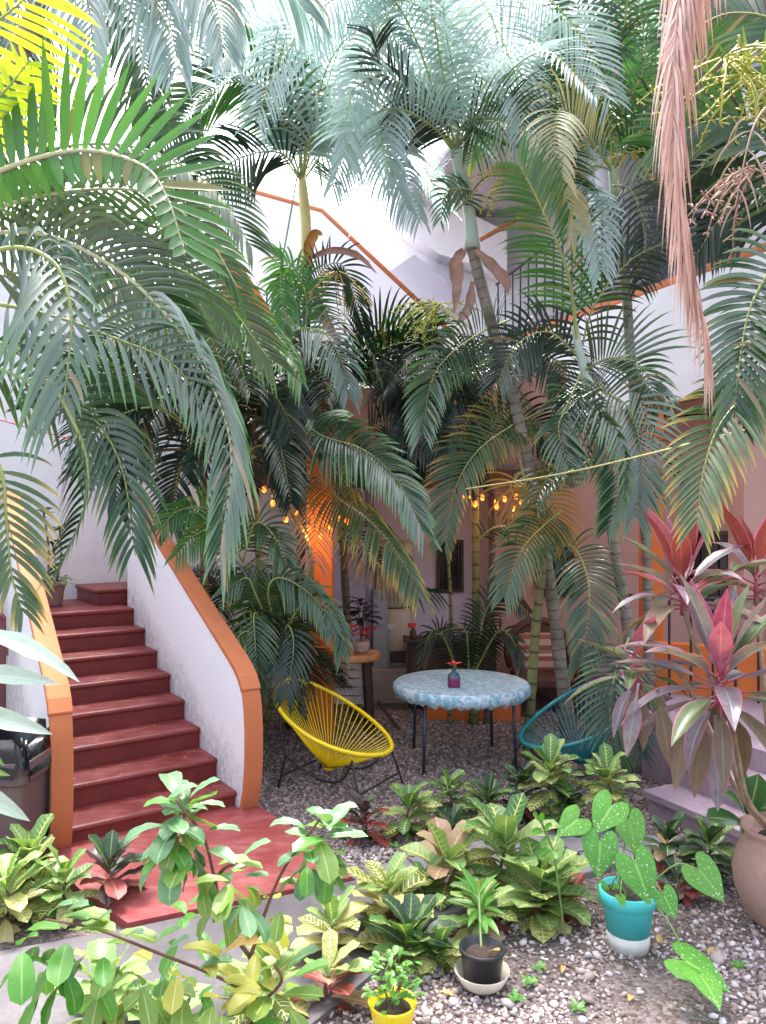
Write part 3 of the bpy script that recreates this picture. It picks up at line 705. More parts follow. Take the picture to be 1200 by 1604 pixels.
# ---------------------------------------------------------------- leaf prototypes
LEAF = {}
PROF = {
    'croton': (lambda s: 2.06 * max(0, s) ** .75 * max(0, 1 - s) ** .38, .225, 8),
    'lance': (lambda s: max(0, math.sin(math.pi * s ** .85)) ** .9, .17, 7),
    'ovate': (lambda s: 2.1 * max(0, s) ** .7 * max(0, 1 - s) ** .42, .225, 8),
    'cordy': (lambda s: max(.10 if s < .3 else 0, math.sin(math.pi * max(0, (s - .18) / .82) ** .82)) , .112, 10),
    'strap': (lambda s: max(0, math.sin(math.pi * min(1, s * .9 + .12))) ** .7 * (1 - s * .3), .15, 8),
}
def leafmesh(shape, mat, curl, fold=.25, wave=0.0, var=0):
    key = (shape, mat, round(curl, 2), fold, wave, var)
    if key in LEAF: return LEAF[key]
    f, hw, n = PROF[shape]; b = MB(); vs = []; fs = []; uv = []; p = V3((0, 0, 0)); cols = 5
    for i in range(n + 1):
        s = i / n; ang = -curl * (s ** 1.3); dy, dz = math.cos(ang), math.sin(ang)
        if i: p = p + V3((0, dy / n, dz / n))
        w = f(s) * hw + (.012 if i == 0 else 0)
        for j in range(cols):
            x = (j - 2) / 2; zz = fold * abs(x) * w + wave * w * math.sin(s * 17 + var * 2 + (2 if x > 0 else 0)) * abs(x)
            vs.append((x * w, p.y - dz * zz, p.z + dy * zz)); uv.append(((x + 1) / 2, s))
    for i in range(n):
        for j in range(cols - 1): fs.append((i * cols + j, i * cols + j + 1, (i + 1) * cols + j + 1, (i + 1) * cols + j))
    b.add(vs, fs, uv); me = b.mesh('leaf', M[mat], True); LEAF[key] = me; return me
# flower vase on the table
VC = at(711, 1064, 6.62); VC.z = TZ
vs_ = thing('flower_vase', VC, 'small square purple and teal vase with red flower on the table', 'vase')
b = MB()
def rsq(h, z, r=.3):
    o = []
    for k in range(16):
        q = 2 * math.pi * k / 16; c, s = math.cos(q), math.sin(q); m = (abs(c) ** 5 + abs(s) ** 5) ** (-1 / 5) if r else 1
        o.append((h * c * m, h * s * m, z))
    return o
vv = []; 
for h, z, r in ((.05, 0, 1), (.054, .01, 1), (.054, .09, 1), (.042, .115, 1), (.020, .127, 0), (.018, .15, 0), (.022, .155, 0)): vv += rsq(h, z, r)
fs = [(i * 16 + k, i * 16 + (k + 1) % 16, i * 16 + 16 + (k + 1) % 16, i * 16 + 16 + k) for i in range(6) for k in range(16)] + [tuple(range(15, -1, -1))]
b.add(vv, fs); o = b.build('bottle', M['vase'], None, smooth=True); o.parent = vs_
b = MB(); b.tube([VC + V3((0, 0, .1)), VC + V3((.0, 0, .185))], .004, 5); b.build('stem', M['stem_green'], vs_)
flower('flower', vs_, VC + V3((0, 0, .185)), 8, .075); flower('flower', vs_, VC + V3((.0, 0, .20)), 5, .05)

# ---------------------------------------------------------------- water heater and clutter at the back
hx, hy = .12, 9.35
wh = thing('water_heater', (hx, hy, .4), 'tall beige water heater tank with dark burner box against lilac wall', 'water heater')
b = MB(); b.lathe([(.0, .40), (.235, .40), (.25, .42), (.25, 1.06), (.235, 1.085)], (hx, hy, 0), 32); b.build('lower_tank', M['heater'], wh, smooth=True)
b = MB(); b.lathe([(.225, 1.07), (.225, 1.10)], (hx, hy, 0), 32); b.build('band', M['black_steel'], wh)
b = MB(); b.lathe([(.235, 1.10), (.25, 1.12), (.25, 1.82), (.2, 1.9), (.0, 1.92)], (hx, hy, 0), 32); b.build('upper_tank', M['heater'], wh, smooth=True)
b = MB(); b.box((hx + .06, hy - .25, .52), (.19, .05, .14)); b.build('burner_box', M['dark_wood'], wh, bevel=.006)
b = MB(); b.box((hx - .02, hy - .252, .88), (.09, .012, .06)); b.build('rating_plate', M['slat'], wh)
b = MB(); b.box((hx + .17, hy - .21, .63), (.06, .08, .08)); b.build('valve', M['metal_grey'], wh, bevel=.01)
b = MB(); b.tube([(hx + .17, hy - .24, .62), (hx + .19, hy - .3, .5), (hx + .24, hy - .2, .42)], .008, 6); b.build('gas_hose', M['black_steel'], wh)
pp = MB(); pp.tube([(-.16, 9.2, .40), (-.16, 9.2, 2.6)], .055, 12); tag(pp.build('drain_pipe', M['pipe'], smooth=True), 'lilac painted drain pipe left of the water heater', 'pipe')
cb = thing('control_cabinet', (-.03, 9.0, .4), 'narrow dark grey metal cabinet between pipe and water heater', 'cabinet')
b = MB(); b.box((-.03, 9.10, .86), (.17, .16, .92)); b.build('body', M['metal_grey'], cb, bevel=.008)
b = MB(); b.box((-.02, 9.01, 1.05), (.10, .02, .25)); b.build('door', M['pipe'], cb)
# dark wooden cabinet with blue can
dk = thing('wooden_cabinet', (.75, 8.85, .0), 'dark brown wooden cabinet behind the blue table', 'cabinet')
b = MB(); b.box((.78, 8.78, .40), (1.0, .3, .72)); b.build('body', M['dark_wood'], dk, bevel=.01)
b = MB(); b.box((.78, 8.77, .78), (1.1, .38, .035)); b.build('top', M['dark_wood'], dk, bevel=.006)
for i in range(2): 
    b = MB(); b.box((.53 + i * .5, 8.62, .42), (.44, .02, .6)); b.build('door', M['dark_wood'], dk, bevel=.006)
cn = thing('drink_can', (.73, 8.72, .8), 'tall blue printed can on the dark cabinet', 'can')
b = MB(); b.lathe([(.028, 0), (.033, .006), (.033, .155), (.028, .165), (0, .166)], (0, 0, 0), 18); o = b.build('body', M['can'], None, smooth=True); o.parent = cn
b = MB(); b.lathe([(.034, .14), (.034, .158)], (0, 0, 0), 18); o = b.build('rim', M['sheath_orange'], None); o.parent = cn
cn.location.z = .798
sb = thing('spray_bottle', (.36, 8.68, .8), 'red trigger spray bottle at the end of the dark cabinet', 'bottle')
p0 = V3((.34, 8.66, .798))
b = MB(); b.lathe([(.035, 0), (.038, .01), (.038, .09), (.015, .12), (.015, .14)], p0, 12); b.build('body', M['dark_wood'], sb, smooth=True)
b = MB(); b.box(p0 + V3((-.012, -.01, .16)), (.085, .035, .05), .5); b.build('trigger_head', M['petal'], sb, bevel=.006)
# wicker chair with striped cushions
wx, wy = 1.80, 8.75
wc = thing('wicker_chair', (wx, wy, 0), 'round backed brown wicker chair with striped cushions by the pink wall', 'chair')
b = MB(); ring = [(wx + .36 * math.cos(a), wy + .12 + .05 * math.sin(a), .62 + .36 * math.sin(a)) for a in np.linspace(-.5, math.pi + .5, 24)]
b.tube(ring, .045, 8); b.build('back_hoop', M['wicker'], wc, smooth=True)
b = MB(); pl = [(wx + .34 * math.cos(a), wy + .15, .62 + .34 * math.sin(a)) for a in np.linspace(-.5, math.pi + .5, 24)]; b.slab(pl, (0, .03, 0)); b.build('backrest', M['wicker'], wc)
b = MB(); b.box((wx, wy - .12, .36), (.66, .56, .12)); b.build('seat', M['wicker'], wc, bevel=.03)
for sx in (-.3, .3):
    for sy in (-.36, .1): b = MB(); b.tube([(wx + sx, wy + sy, 0), (wx + sx, wy + sy, .34)], .025, 8); b.build('leg', M['wicker'], wc)
    b = MB(); b.tube([(wx + sx * 1.1, wy + .1, .58), (wx + sx * 1.15, wy - .3, .56), (wx + sx * 1.1, wy - .38, .36)], .035, 8); b.build('arm', M['wicker'], wc, smooth=True)
for z in (.52, .74):
    b = MB(); b.box((wx, wy + .05, z), (.5, .10, .22)); b.build('cushion', M['stripes'], wc, bevel=.04)
# louvred shutter and things under the counter
ls = thing('louvred_panel', (-.38, 7.85, 0), 'white louvred shutter panel leaning under the wooden counter', 'shutter')
for sx in (-.17, .17): b = MB(); b.box((-.36 + sx, 7.85, .52), (.03, .03, .56)); b.build('stile', M['slat'], ls)
for i in range(6): b = MB(); b.box((-.36, 7.85, .30 + i * .09), (.32, .018, .075)); b.build('slat', M['slat'], ls)
for sx in (-.17, .17): b = MB(); b.box((-.36 + sx, 7.86, .12), (.025, .025, .26)); b.build('leg', M['dark_wood'], ls)
tm = thing('dark_post', (-.13, 7.9, 0), 'dark timber post leaning beside the counter', 'post')
b = MB(); b.tube([(-.13, 7.78, 0), (-.17, 7.80, .80)], .05, 6); b.build('timber', M['dark_wood'], tm)
b = MB(); b.tube([(-.05, 7.9, .28), (.16, 7.75, .03)], .018, 6); b.build('brace', M['dark_wood'], tm)
# plant with red flowers on the counter
pc = V3((-.21, 7.36, .872))
fp = thing('red_flower_pot', pc, 'dark leaved pot plant with red flowers on the orange counter', 'potted plant')
b = MB(); b.lathe([(.055, 0), (.075, .03), (.085, .09), (.075, .12), (.068, .10), (0, .1)], pc, 24); b.build('pot', M['claypot'], fp, smooth=True)
for i in range(26):
    a = rnd(0, 6.28); e = rnd(.1, 1.2); z = rnd(.25, .52); c = pc + V3((rnd(-.05, .05), rnd(-.05, .05), z))
    link('leaf', leafmesh('ovate', 'houseplant', .6), fp, basis(c, (math.cos(a) * math.cos(e), math.sin(a) * math.cos(e), math.sin(e) * .6), (0, 0, 1), rnd(.13, .2)))
for i in range(5): b = MB(); b.tube([pc + V3((0, 0, .1)), pc + V3((rnd(-.06, .06), rnd(-.06, .06), .45))], .006, 5); b.build('stem', M['stem'], fp)
for i in range(9): flower('flower', fp, pc + V3((rnd(-.13, .12), rnd(-.12, -.02), rnd(.16, .27))), 6, .085)

# ---------------------------------------------------------------- bin
bx, by = -2.36, 4.72
bn = thing('rubbish_bin', (bx, by, 0), 'brown plastic wheeled bin lined with a black bag beside the stair wall', 'bin')
def rrect(w, d, z, r=.06, n=5):
    o = []
    for cx, cy, a0 in ((w - r, d - r, 0), (-w + r, d - r, 90), (-w + r, -d + r, 180), (w - r, -d + r, 270)):
        for i in range(n): a = R(a0 + 90 * i / (n - 1)); o.append(V3((bx, by, z)) + V3((cx + r * math.cos(a), cy + r * math.sin(a), 0)))
    return o
def rings(rs, cap=True):
    b = MB(); n = len(rs[0]); vs = [p for r in rs for p in r]
    fs = [(i * n + k, i * n + (k + 1) % n, i * n + n + (k + 1) % n, i * n + n + k) for i in range(len(rs) - 1) for k in range(n)]
    if cap: fs += [tuple(range(n - 1, -1, -1))]
    b.add(vs, fs); return b
rings([rrect(.20, .19, 0), rrect(.215, .205, .03), rrect(.25, .24, .60)]).build('body', M['bin'], bn, smooth=False, bevel=.004)
rings([rrect(.255, .245, .58), rrect(.275, .265, .60), rrect(.275, .265, .66), rrect(.288, .278, .67), rrect(.288, .278, .73), rrect(.268, .258, .735), rrect(.262, .252, .60)], False).build('rim', M['bin'], bn, bevel=.006)
b = MB(); b.lathe([(.02, -.01), (.018, .012), (0, .013)], (0, 0, 0), 12); o = b.build('rivet', M['bin'], bn); o.matrix_basis = Matrix.Translation((bx + .05, by - .285, .70)) @ Matrix.Rotation(R(90), 4, 'X')
b = MB(); vs = []; nn = 48
for ri, (s, z) in enumerate(((.70, .60), (.88, .78), (1.0, .83), (1.10, .76), (1.14, .66))):
    for k, p in enumerate(rrect(.262 * s, .252 * s, z, .06, 12)):
        j = .035 * math.sin(k * 2.1 + ri) + .02 * math.sin(k * 5.3) + rnd(-.012, .012)
        vs.append(p + V3((rnd(-.012, .012), rnd(-.012, .012), j * (1 if ri > 0 else .5) + (.05 * math.sin(k * .35) if ri > 2 else 0))))
b.add(vs, [(i * nn + k, i * nn + (k + 1) % nn, i * nn + nn + (k + 1) % nn, i * nn + nn + k) for i in range(4) for k in range(nn)]); b.build('bag', M['bag'], bn, smooth=True)

# ---------------------------------------------------------------- string lights and cords
def lights(label, a, c, sag, n, drops):
    P = catmull([a, (V3(a) + V3(c)) / 2 - V3((0, 0, sag)), c], 24)
    rt = thing('string_lights', P[0], label, 'string lights', None)
    b = MB(); b.tube(P, .006, 5); b.build('cable', M['bulb_cap'], rt)
    for i in range(n):
        p = P[int((i + .5) / n * 23)] + V3((rnd(-.04, .04), rnd(-.12, .05), -.035 - rnd(0, drops)))
        b = MB(); b.lathe([(.011, .0), (.012, .05), (.004, .055)], p, 8); b.build('socket', M['bulb_cap'], rt)
        b = MB(); b.lathe([(0, -.062), (.015, -.055), (.022, -.035), (.018, -.012), (.010, 0.001)], p, 10); b.build('bulb', M['bulb'], rt, smooth=True)
        if i % 2 == 0:
            ld = bpy.data.lights.new('bulb_glow', 'POINT'); ld.energy = .6; ld.color = (1, .48, .16); ld.shadow_soft_size = .03
            lo = bpy.data.objects.new('bulb_glow', ld); COL.objects.link(lo); lo.location = p + V3((0, -.03, -.085)) ; lo.parent = rt; lo.matrix_parent_inverse = Matrix.Translation(-rt.location)
lights('string of warm glowing bulbs round the orange column', at(408, 742, 7.35), at(560, 782, 7.2), .16, 9, .25)
lights('string of warm glowing bulbs along the porch beam', at(722, 762, 8.2), at(828, 764, 8.2), .05, 7, .10)
lights('short string of warm bulbs by the thin cane stems', at(735, 775, 7.6), at(815, 778, 7.8), .03, 3, .05)
def cord(name, pts, r, m, label):
    b = MB(); b.tube(catmull(pts, 20), r, 5); tag(b.build(name, M[m], smooth=True), label, 'cord')
cord('yellow_line', [at(730, 766, 6.3), at(900, 738, 5.3), at(1215, 662, 3.55)], .006, 'rope_yellow', 'taut yellow line strung across the palms')
cord('red_line', [at(-10, 655, 5.2), at(120, 690, 6.0), at(360, 748, 7.2)], .005, 'rope_red', 'thin red line behind the left palm fronds')
cord('hanging_wire', [at(470, 250, 7.2), at(445, 390, 7.2), at(420, 510, 7.2)], .008, 'rope_green', 'thin green wire hanging beside the yellow crownshaft')

# ---------------------------------------------------------------- pots
def pot(name, c, prof, m, label, soil_z, n=32, cat='pot', sr=None):
    rt = thing(name, c, label, cat); b = MB(); b.lathe(prof, c, n); b.build('pot', M[m], rt, smooth=True)
    r = sr or max(p[0] for p in prof) * .8
    s = MB(); s.lathe([(r, soil_z - .01), (r, soil_z), (r * .5, soil_z + .012), (0, soil_z + .015)], c, 20); s.build('soil', M['potsoil'], rt, smooth=True)
    return rt
TP = V3((1.235, 3.86, 0))
teal = thing('teal_pot', TP, 'teal plastic pot with white base holding spotted caladium', 'pot')
b = MB(); b.lathe([(.0, .0), (.100, .0), (.108, .085)], TP, 32); b.build('white_base', M['white_paint'], teal, smooth=True)
b = MB(); b.lathe([(.108, .085), (.124, .225), (.125, .226), (.139, .228), (.143, .29), (.132, .292), (.125, .24), (0, .235)], TP, 32); b.build('rim_and_body', M['teal_paint'], teal, smooth=True)
b = MB(); b.lathe([(.124, .225), (.124, .262), (.06, .268), (0, .27)], TP, 20); b.build('soil', M['potsoil'], teal)
BP = V3((.455, 3.52, 0))
bw = MB(); bw.lathe([(.0, .0), (.06, .0), (.10, .03), (.128, .085), (.124, .088), (.09, .035), (0, .02)], BP, 32)
tag(bw.build('cream_bowl', M['cream_bowl'], smooth=True), 'shallow cream bowl under the black pot', 'bowl')
BP2 = BP + V3((0, 0, .022))
blk = pot('black_pot', BP2, [(0, 0), (.082, 0), (.098, .15), (.106, .152), (.106, .168), (.096, .168), (.092, .14), (0, .13)], 'black_pot', 'small black plastic nursery pot standing in a cream bowl', .135)
YP = V3((.04, 3.20, 0))
ylw = pot('yellow_pot', YP, [(0, 0), (.065, 0), (.078, .02), (.096, .125), (.102, .14), (.093, .14), (.085, .11), (0, .10)], 'yellow_pot', 'bright yellow glazed pot of small green leaves', .108)
UP = V3((2.14, 4.06, 0))
urn = pot('clay_urn', UP, [(0, 0), (.15, 0), (.20, .05), (.255, .18), (.268, .28), (.245, .38), (.205, .45), (.20, .475), (.225, .50), (.222, .52), (.195, .515), (.185, .46), (0, .44)], 'terracotta', 'big weathered terracotta urn at the foot of the cordyline', .45, 40, 'urn', .18)
LP = sp(3.05, .62, 1.28)
lp = pot('landing_pot', LP, [(0, 0), (.085, 0), (.092, .02), (.118, .20), (.132, .205), (.135, .25), (.124, .252), (.115, .22), (0, .215)], 'claypot', 'pink clay flowerpot on the stair landing', .22)
# ================================================================ PALMS
UPV = V3((0, 0, 1)); CAMP = V3((0, 0, CAM_H))
def leaflet_strip(b, p, d0, N, L, W, droop, rv, seg=6, fold=.28, twist=0):
    prof = (.42, .88, 1.0, .93, .74, .45, .03); vs = []; uv = []; q = V3(p)
    for k in range(seg + 1):
        s = k / seg
        d = (d0 + V3((0, 0, -1)) * droop * s ** 1.35).normalized()
        if k: q = q + d * (L / seg)
        wv = N.cross(d)
        if wv.length < 1e-3: wv = d.cross(V3((1, 0, 0)))
        wv.normalize(); nn = d.cross(wv)
        if twist: wv = (wv * math.cos(twist * s) + nn * math.sin(twist * s)); nn = d.cross(wv)
        w = W * prof[k] * .5
        vs += [q - wv * w + nn * fold * w, q, q + wv * w + nn * fold * w]; uv += [(rv, s)] * 3
    fs = []
    for k in range(seg):
        a = k * 3; fs += [(a, a + 1, a + 4, a + 3), (a + 1, a + 2, a + 5, a + 4)]
    b.add(vs, fs, uv)
SEPARATE = {}
def frond(palm, pts, L=.38, m='f_mid', roll=0, W=.024, gap=.036, droop=.6, asym=(1, 1), vee=.38, t0=.12, stalk='rachis', sep=False, r0=.011, horiz=False, a0=76, a1=30, jit=.05, tw=0, tipcut=1.0, gaps=.03):
    gap *= 1.06; W *= 1.0; L *= 1.1; droop *= 1.75; vee = vee * 1.3 if droop > .4 else vee
    n = 40; P = catmull(pts, n); seg = [(P[i + 1] - P[i]).length for i in range(n - 1)]; tot = sum(seg)
    rb = MB(); rb.tube(P, [r0 * (1 - .8 * i / (n - 1)) for i in range(n)], 5)
    fr = rb.build('frond', M[stalk], palm, smooth=True)
    lb = MB(); cum = [0]
    for s in seg: cum.append(cum[-1] + s)
    s = tot * t0; k = 0; cnt = 0
    while s < tot * .995:
        while k < n - 2 and cum[k + 1] < s: k += 1
        f = (s - cum[k]) / max(seg[k], 1e-6); p = P[k].lerp(P[k + 1], f); t = s / tot
        T = (P[min(k + 2, n - 1)] - P[max(k - 1, 0)]).normalized()
        if horiz:
            S = T.cross(UPV)
            if S.length < .1: S = T.cross(V3((0, 1, 0)))
            S = -S
        else:
            S = T.cross((p - CAMP).normalized())
        S.normalize(); S = Matrix.Rotation(R(roll), 3, T) @ S
        N = S.cross(T)
        if N.z < -.15 or (abs(N.z) <= .15 and N.dot(CAMP - p) < 0): N = -N
        ang = R(a0 + (a1 - a0) * t); pr = (.50 + .5 * math.sin(math.pi * min(1, t ** .75 * .9 + .08))) if t < .93 else .55
        for side, am in ((1, asym[0]), (-1, asym[1])):
            if am <= .02 or random.random() < gaps: continue
            a = ang + rnd(-jit, jit) * .7
            d = (T * math.cos(a) + S * side * math.sin(a) + N * (vee + rnd(-jit, jit))).normalized()
            ln = L * pr * am * rnd(.93, 1.06); rv = random.random()
            if sep and len(SEPARATE.setdefault(palm.name, [])) < 300:
                ob = MB(); leaflet_strip(ob, p, d, N, ln, W * (.75 + .35 * pr), droop * rnd(.8, 1.2), rv, twist=tw)
                o = ob.build('leaflet', M[m], fr, smooth=True); SEPARATE[palm.name].append(o)
            else:
                leaflet_strip(lb, p, d, N, ln, W * (.75 + .35 * pr), droop * rnd(.8, 1.2), rv, seg=6, twist=tw)
        s += gap * rnd(.85, 1.15); cnt += 1
    if lb.v: stuff(lb.build('leaflets', M[m], fr, smooth=True))
    return fr
def F(palm, spec, **kw):
    return frond(palm, [at(*[float(c) for c in q.split(',')]) for q in spec.split()], **kw)
def crown(palm, c, n, ln, m, az0=0, az1=360, lift=(.3, 1.1), seed=0, **kw):
    c = V3(c)
    for i in range(n):
        az = R(az0 + (az1 - az0) * (i + rnd(.1, .9)) / n); l = ln * rnd(.8, 1.15); up = rnd(*lift)
        h = V3((math.cos(az), math.sin(az), 0))
        pts = [c, c + h * l * .28 + UPV * l * .30 * up, c + h * l * .62 + UPV * l * .30 * up, c + h * l * .9 + UPV * l * (.30 * up - .32)]
        mm = m if isinstance(m, str) else random.choice(m)
        frond(palm, pts, m=mm, horiz=True, roll=rnd(-25, 25), **kw)
def trunk(palm, spec, r0, r1, m='trunk', name='trunk', ring=.085, n=44, flare=1.25):
    P = catmull([at(*[float(c) for c in q.split(',')]) if isinstance(q, str) else q for q in (spec.split() if isinstance(spec, str) else spec)], n)
    L = 0; rad = []
    for i, p in enumerate(P):
        if i: L += (p - P[i - 1]).length
        t = i / (n - 1); r = r0 + (r1 - r0) * t
        if t < .1: r *= 1 + (flare - 1) * (1 - t / .1)
        rad.append(r * (1 + .06 * math.cos(L / ring * 6.283)))
    b = MB(); b.tube(P, rad, 10); return b.build(name, M[m], palm, smooth=True)
def inflorescence(palm, c, size, m, n=16, hang=.7):
    b = MB(); c = V3(c)
    for i in range(n):
        a = rnd(0, 6.28); d = V3((math.cos(a), math.sin(a) * .6, rnd(-.5, .5) - hang * .3)).normalized(); p = c + d * size * rnd(0, .15); pts = [p]
        for k in range(5): d = (d + V3((rnd(-.25, .25), rnd(-.25, .25), -.22 * hang))).normalized(); p = p + d * size * .2; pts.append(p)
        b.tube(pts, [.006, .006, .005, .005, .004, .003], 4)
        for q in pts[1:]:
            for j in range(3):
                e = q + V3((rnd(-1, 1), rnd(-1, 1), rnd(-1, 1))) * size * .1; b.tube([q, e], [.004, .0055], 4)
    return stuff(b.build('flower_spray', M[m], palm, smooth=True))
def sheath(palm, spec, w, m='sheath'):
    P = catmull([at(*[float(c) for c in q.split(',')]) for q in spec.split()], 12); b = MB(); vs = []; fs = []
    for i, p in enumerate(P):
        t = (P[min(i + 1, 11)] - P[max(i - 1, 0)]).normalized(); x = t.cross(V3((0, 1, .2))).normalized(); y = t.cross(x)
        ww = w * 1.5 * math.sin(math.pi * min(.97, i / 11 * .85 + .12)) * rnd(.8, 1.2)
        for k in range(5):
            g = math.pi * (k / 4) - math.pi * .1 * math.sin(i * 1.7); vs.append(p + (x * math.cos(g) - y * math.sin(g) * .55) * ww)
    for i in range(11):
        for k in range(4): fs.append((i * 5 + k, i * 5 + k + 1, i * 5 + k + 6, i * 5 + k + 5))
    b.add(vs, fs); return b.build('dry_sheath', M[m], palm, smooth=True)

# ---- near palm at the left edge (clump rooted left of the path)
gl = V3((-1.90, 3.25, 0))
PL = thing('areca_palm', gl, 'big areca palm arching silvery fronds over the red stair', 'palm tree')
trunk(PL, [gl, gl + V3((-.05, .02, 1.2)), gl + V3((0.0, 0, 2.5)), gl + V3((.05, 0, 3.3))], .055, .04, 'cane')
trunk(PL, [gl + V3((-.2, .2, 0)), gl + V3((-.3, .25, 1.2)), gl + V3((-.25, .25, 2.6))], .045, .035, 'cane')
F(PL, '-90,330,3.2 -10,272,3.2 120,236,3.15 220,258,3.1 262,310,3.05 290,400,3.0', L=.37, m='f_bright', roll=-22, W=.044, gap=.046, droop=.06, asym=(1, .4), vee=.2, sep=True, stalk='rachis_pale', a0=96, a1=44, jit=.05, gaps=.01, r0=.014)
F(PL, '-90,365,3.4 40,312,3.4 170,296,3.4 255,310,3.4 330,380,3.3 372,450,3.3', L=.33, m='f_silver', roll=35, W=.023, gap=.040, droop=.5, asym=(.75, 1), sep=True, stalk='rachis_pale')
F(PL, '-80,372,3.5 60,366,3.5 180,420,3.4 270,505,3.3 330,600,3.2 362,710,3.1 345,870,3.0', L=.44, m='f_silver', roll=24, W=.022, gap=.043, droop=.75, asym=(1.15, .75), vee=.35, sep=True, stalk='rachis_pale', a0=64, a1=20)
F(PL, '-60,470,3.1 20,480,3.1 100,500,3.1 180,530,3.15 270,570,3.2 330,650,3.2', L=.34, m='f_silver', roll=-20, W=.020, gap=.042, droop=.5, sep=True)
F(PL, '-90,560,3.3 -10,575,3.3 70,610,3.3 140,648,3.3 190,730,3.25 212,870,3.2', L=.38, m='f_mid', roll=18, W=.021, gap=.038, droop=.6, asym=(1.1, .8), sep=True)
F(PL, '-60,520,3.0 50,560,3.0 105,640,2.95 135,720,2.9 132,800,2.9 92,895,2.9', L=.25, m='f_mid', roll=60, W=.024, gap=.032, droop=.7, asym=(.8, 1), tw=.6)
F(PL, '-80,420,2.7 20,388,2.7 85,412,2.65 110,480,2.6 108,560,2.6 98,640,2.6', L=.42, m='f_silver', roll=-15, W=.019, gap=.040, droop=.95, asym=(.45, 1.2), a0=72, a1=34, vee=.3)
F(PL, '-30,690,2.6 2,740,2.6 10,820,2.6 18,900,2.6 34,955,2.6', L=.22, m='f_tips', roll=-15, W=.017, gap=.026, droop=.5)
F(PL, '-110,110,3.0 -60,70,3.0 0,30,3.0 60,-20,3.0', L=.42, m='f_yellow', roll=12, W=.026, gap=.036, droop=.18, asym=(.4, 1.1), a0=62, a1=50)
F(PL, '-120,220,3.1 -60,190,3.1 0,150,3.1 50,90,3.1', L=.34, m='f_yellow', roll=25, W=.024, gap=.038, droop=.15, asym=(.4, 1), a0=60, a1=50)
F(PL, '-70,330,3.7 90,350,3.8 210,440,3.8 300,520,3.8', L=.42, m='f_mid', roll=-12, W=.023, gap=.034, droop=.45)
F(PL, '-70,450,3.8 60,420,3.8 190,395,3.9 330,450,4.0 420,560,4.0', L=.40, m='f_silver', roll=20, W=.024, gap=.036, droop=.55)
F(PL, '-70,330,4.0 60,240,4.1 210,230,4.2 330,290,4.2 395,390,4.2', L=.38, m='f_mid', roll=-30, W=.024, gap=.034, droop=.45)
# ---- palm behind the stair wall
g2 = V3((-1.55, 7.15, 0))
P2 = thing('areca_palm', g2, 'bushy shade-dark areca palm clump growing behind the orange capped stair wall', 'palm tree')
for dx, dy, tx, ty, r in ((0, 0, 320, 600, .04), (.15, .1, 380, 640, .035), (-.2, .25, 290, 680, .035), (.35, .15, 430, 760, .03)):
    trunk(P2, [g2 + V3((dx, dy, 0)), at(tx, 900, 7.1 + dy) + V3((dx, 0, 0)), at(tx, ty, 7 + dy)], r, r * .8, 'cane', ring=.12)
F(P2, '330,640,6.6 345,500,6.2 400,500,5.8 452,548,5.5 472,600,5.4', L=.42, m='f_bright', roll=-12, W=.026, gap=.036, droop=.5, asym=(.55, 1.15), a0=60, a1=20)
F(P2, '310,700,6.5 230,610,6.0 140,590,5.6 60,640,5.4', L=.46, m='f_shaded', roll=15, W=.027, gap=.033, droop=.3)
F(P2, '310,700,6.5 260,640,6.0 170,660,5.6 120,740,5.4', L=.46, m='f_shaded', roll=-10, W=.027, gap=.033, droop=.3)
F(P2, '320,660,6.8 300,560,6.6 230,520,6.4 150,540,6.2', L=.44, m='f_mid', roll=20, W=.027, gap=.034, droop=.4)
F(P2, '320,640,6.7 350,580,6.4 290,470,6.0 220,440,5.8', L=.46, m='f_silver', roll=10, W=.027, gap=.034, droop=.4)
F(P2, '330,720,6.8 300,640,6.4 240,640,6.0 190,720,5.8 180,800,5.8', L=.42, m='f_shaded', roll=-25, W=.027, gap=.034, droop=.5)
F(P2, '340,700,7.0 380,620,6.8 430,620,6.6 470,700,6.5', L=.44, m='f_shaded', roll=10, W=.028, gap=.033, droop=.5)
F(P2, '340,740,7.0 310,690,6.8 280,740,6.6 270,830,6.5', L=.4, m='f_shaded', roll=5, W=.028, gap=.033, droop=.4)
F(P2, '350,760,6.9 400,700,6.8 440,720,6.7 455,790,6.6', L=.38, m='f_shaded', roll=-10, W=.028, gap=.033, droop=.4)
F(P2, '380,860,6.7 330,800,6.4 280,800,6.2 250,830,6.1', L=.30, m='f_bright', roll=5, W=.022, gap=.034, droop=.55)
F(P2, '380,880,6.7 350,830,6.4 310,835,6.2 275,870,6.1', L=.30, m='f_bright', roll=-15, W=.022, gap=.034, droop=.5)
F(P2, '380,880,6.7 400,820,6.5 430,840,6.4 450,890,6.3', L=.30, m='f_mid', roll=-15, W=.022, gap=.034, droop=.5)
F(P2, '430,1000,6.6 400,930,6.3 385,905,6.2 350,930,6.1', L=.28, m='f_mid', roll=5, W=.022, gap=.034, droop=.5)
F(P2, '440,1010,6.6 420,930,6.3 440,905,6.2 490,935,6.1 520,985,6.0', L=.32, m='f_mid', roll=-5, W=.022, gap=.032, droop=.6)
F(P2, '430,1020,6.5 470,950,6.2 505,945,6.1 532,985,6.0 538,1025,6.0', L=.28, m='f_mid', roll=8, W=.022, gap=.032, droop=.65)
F(P2, '430,1010,6.5 400,960,6.3 400,1010,6.2 405,1080,6.2', L=.32, m='f_mid', roll=8, W=.022, gap=.032, droop=.4)
F(P2, '420,1020,6.4 390,990,6.2 372,1000,6.1 365,1030,6.1', L=.20, m='f_tips', roll=0, W=.022, gap=.034, droop=.3)
F(P2, '440,1030,6.5 450,980,6.3 460,1010,6.2 450,1090,6.1', L=.34, m='f_shaded', roll=18, W=.024, gap=.034, droop=.4)
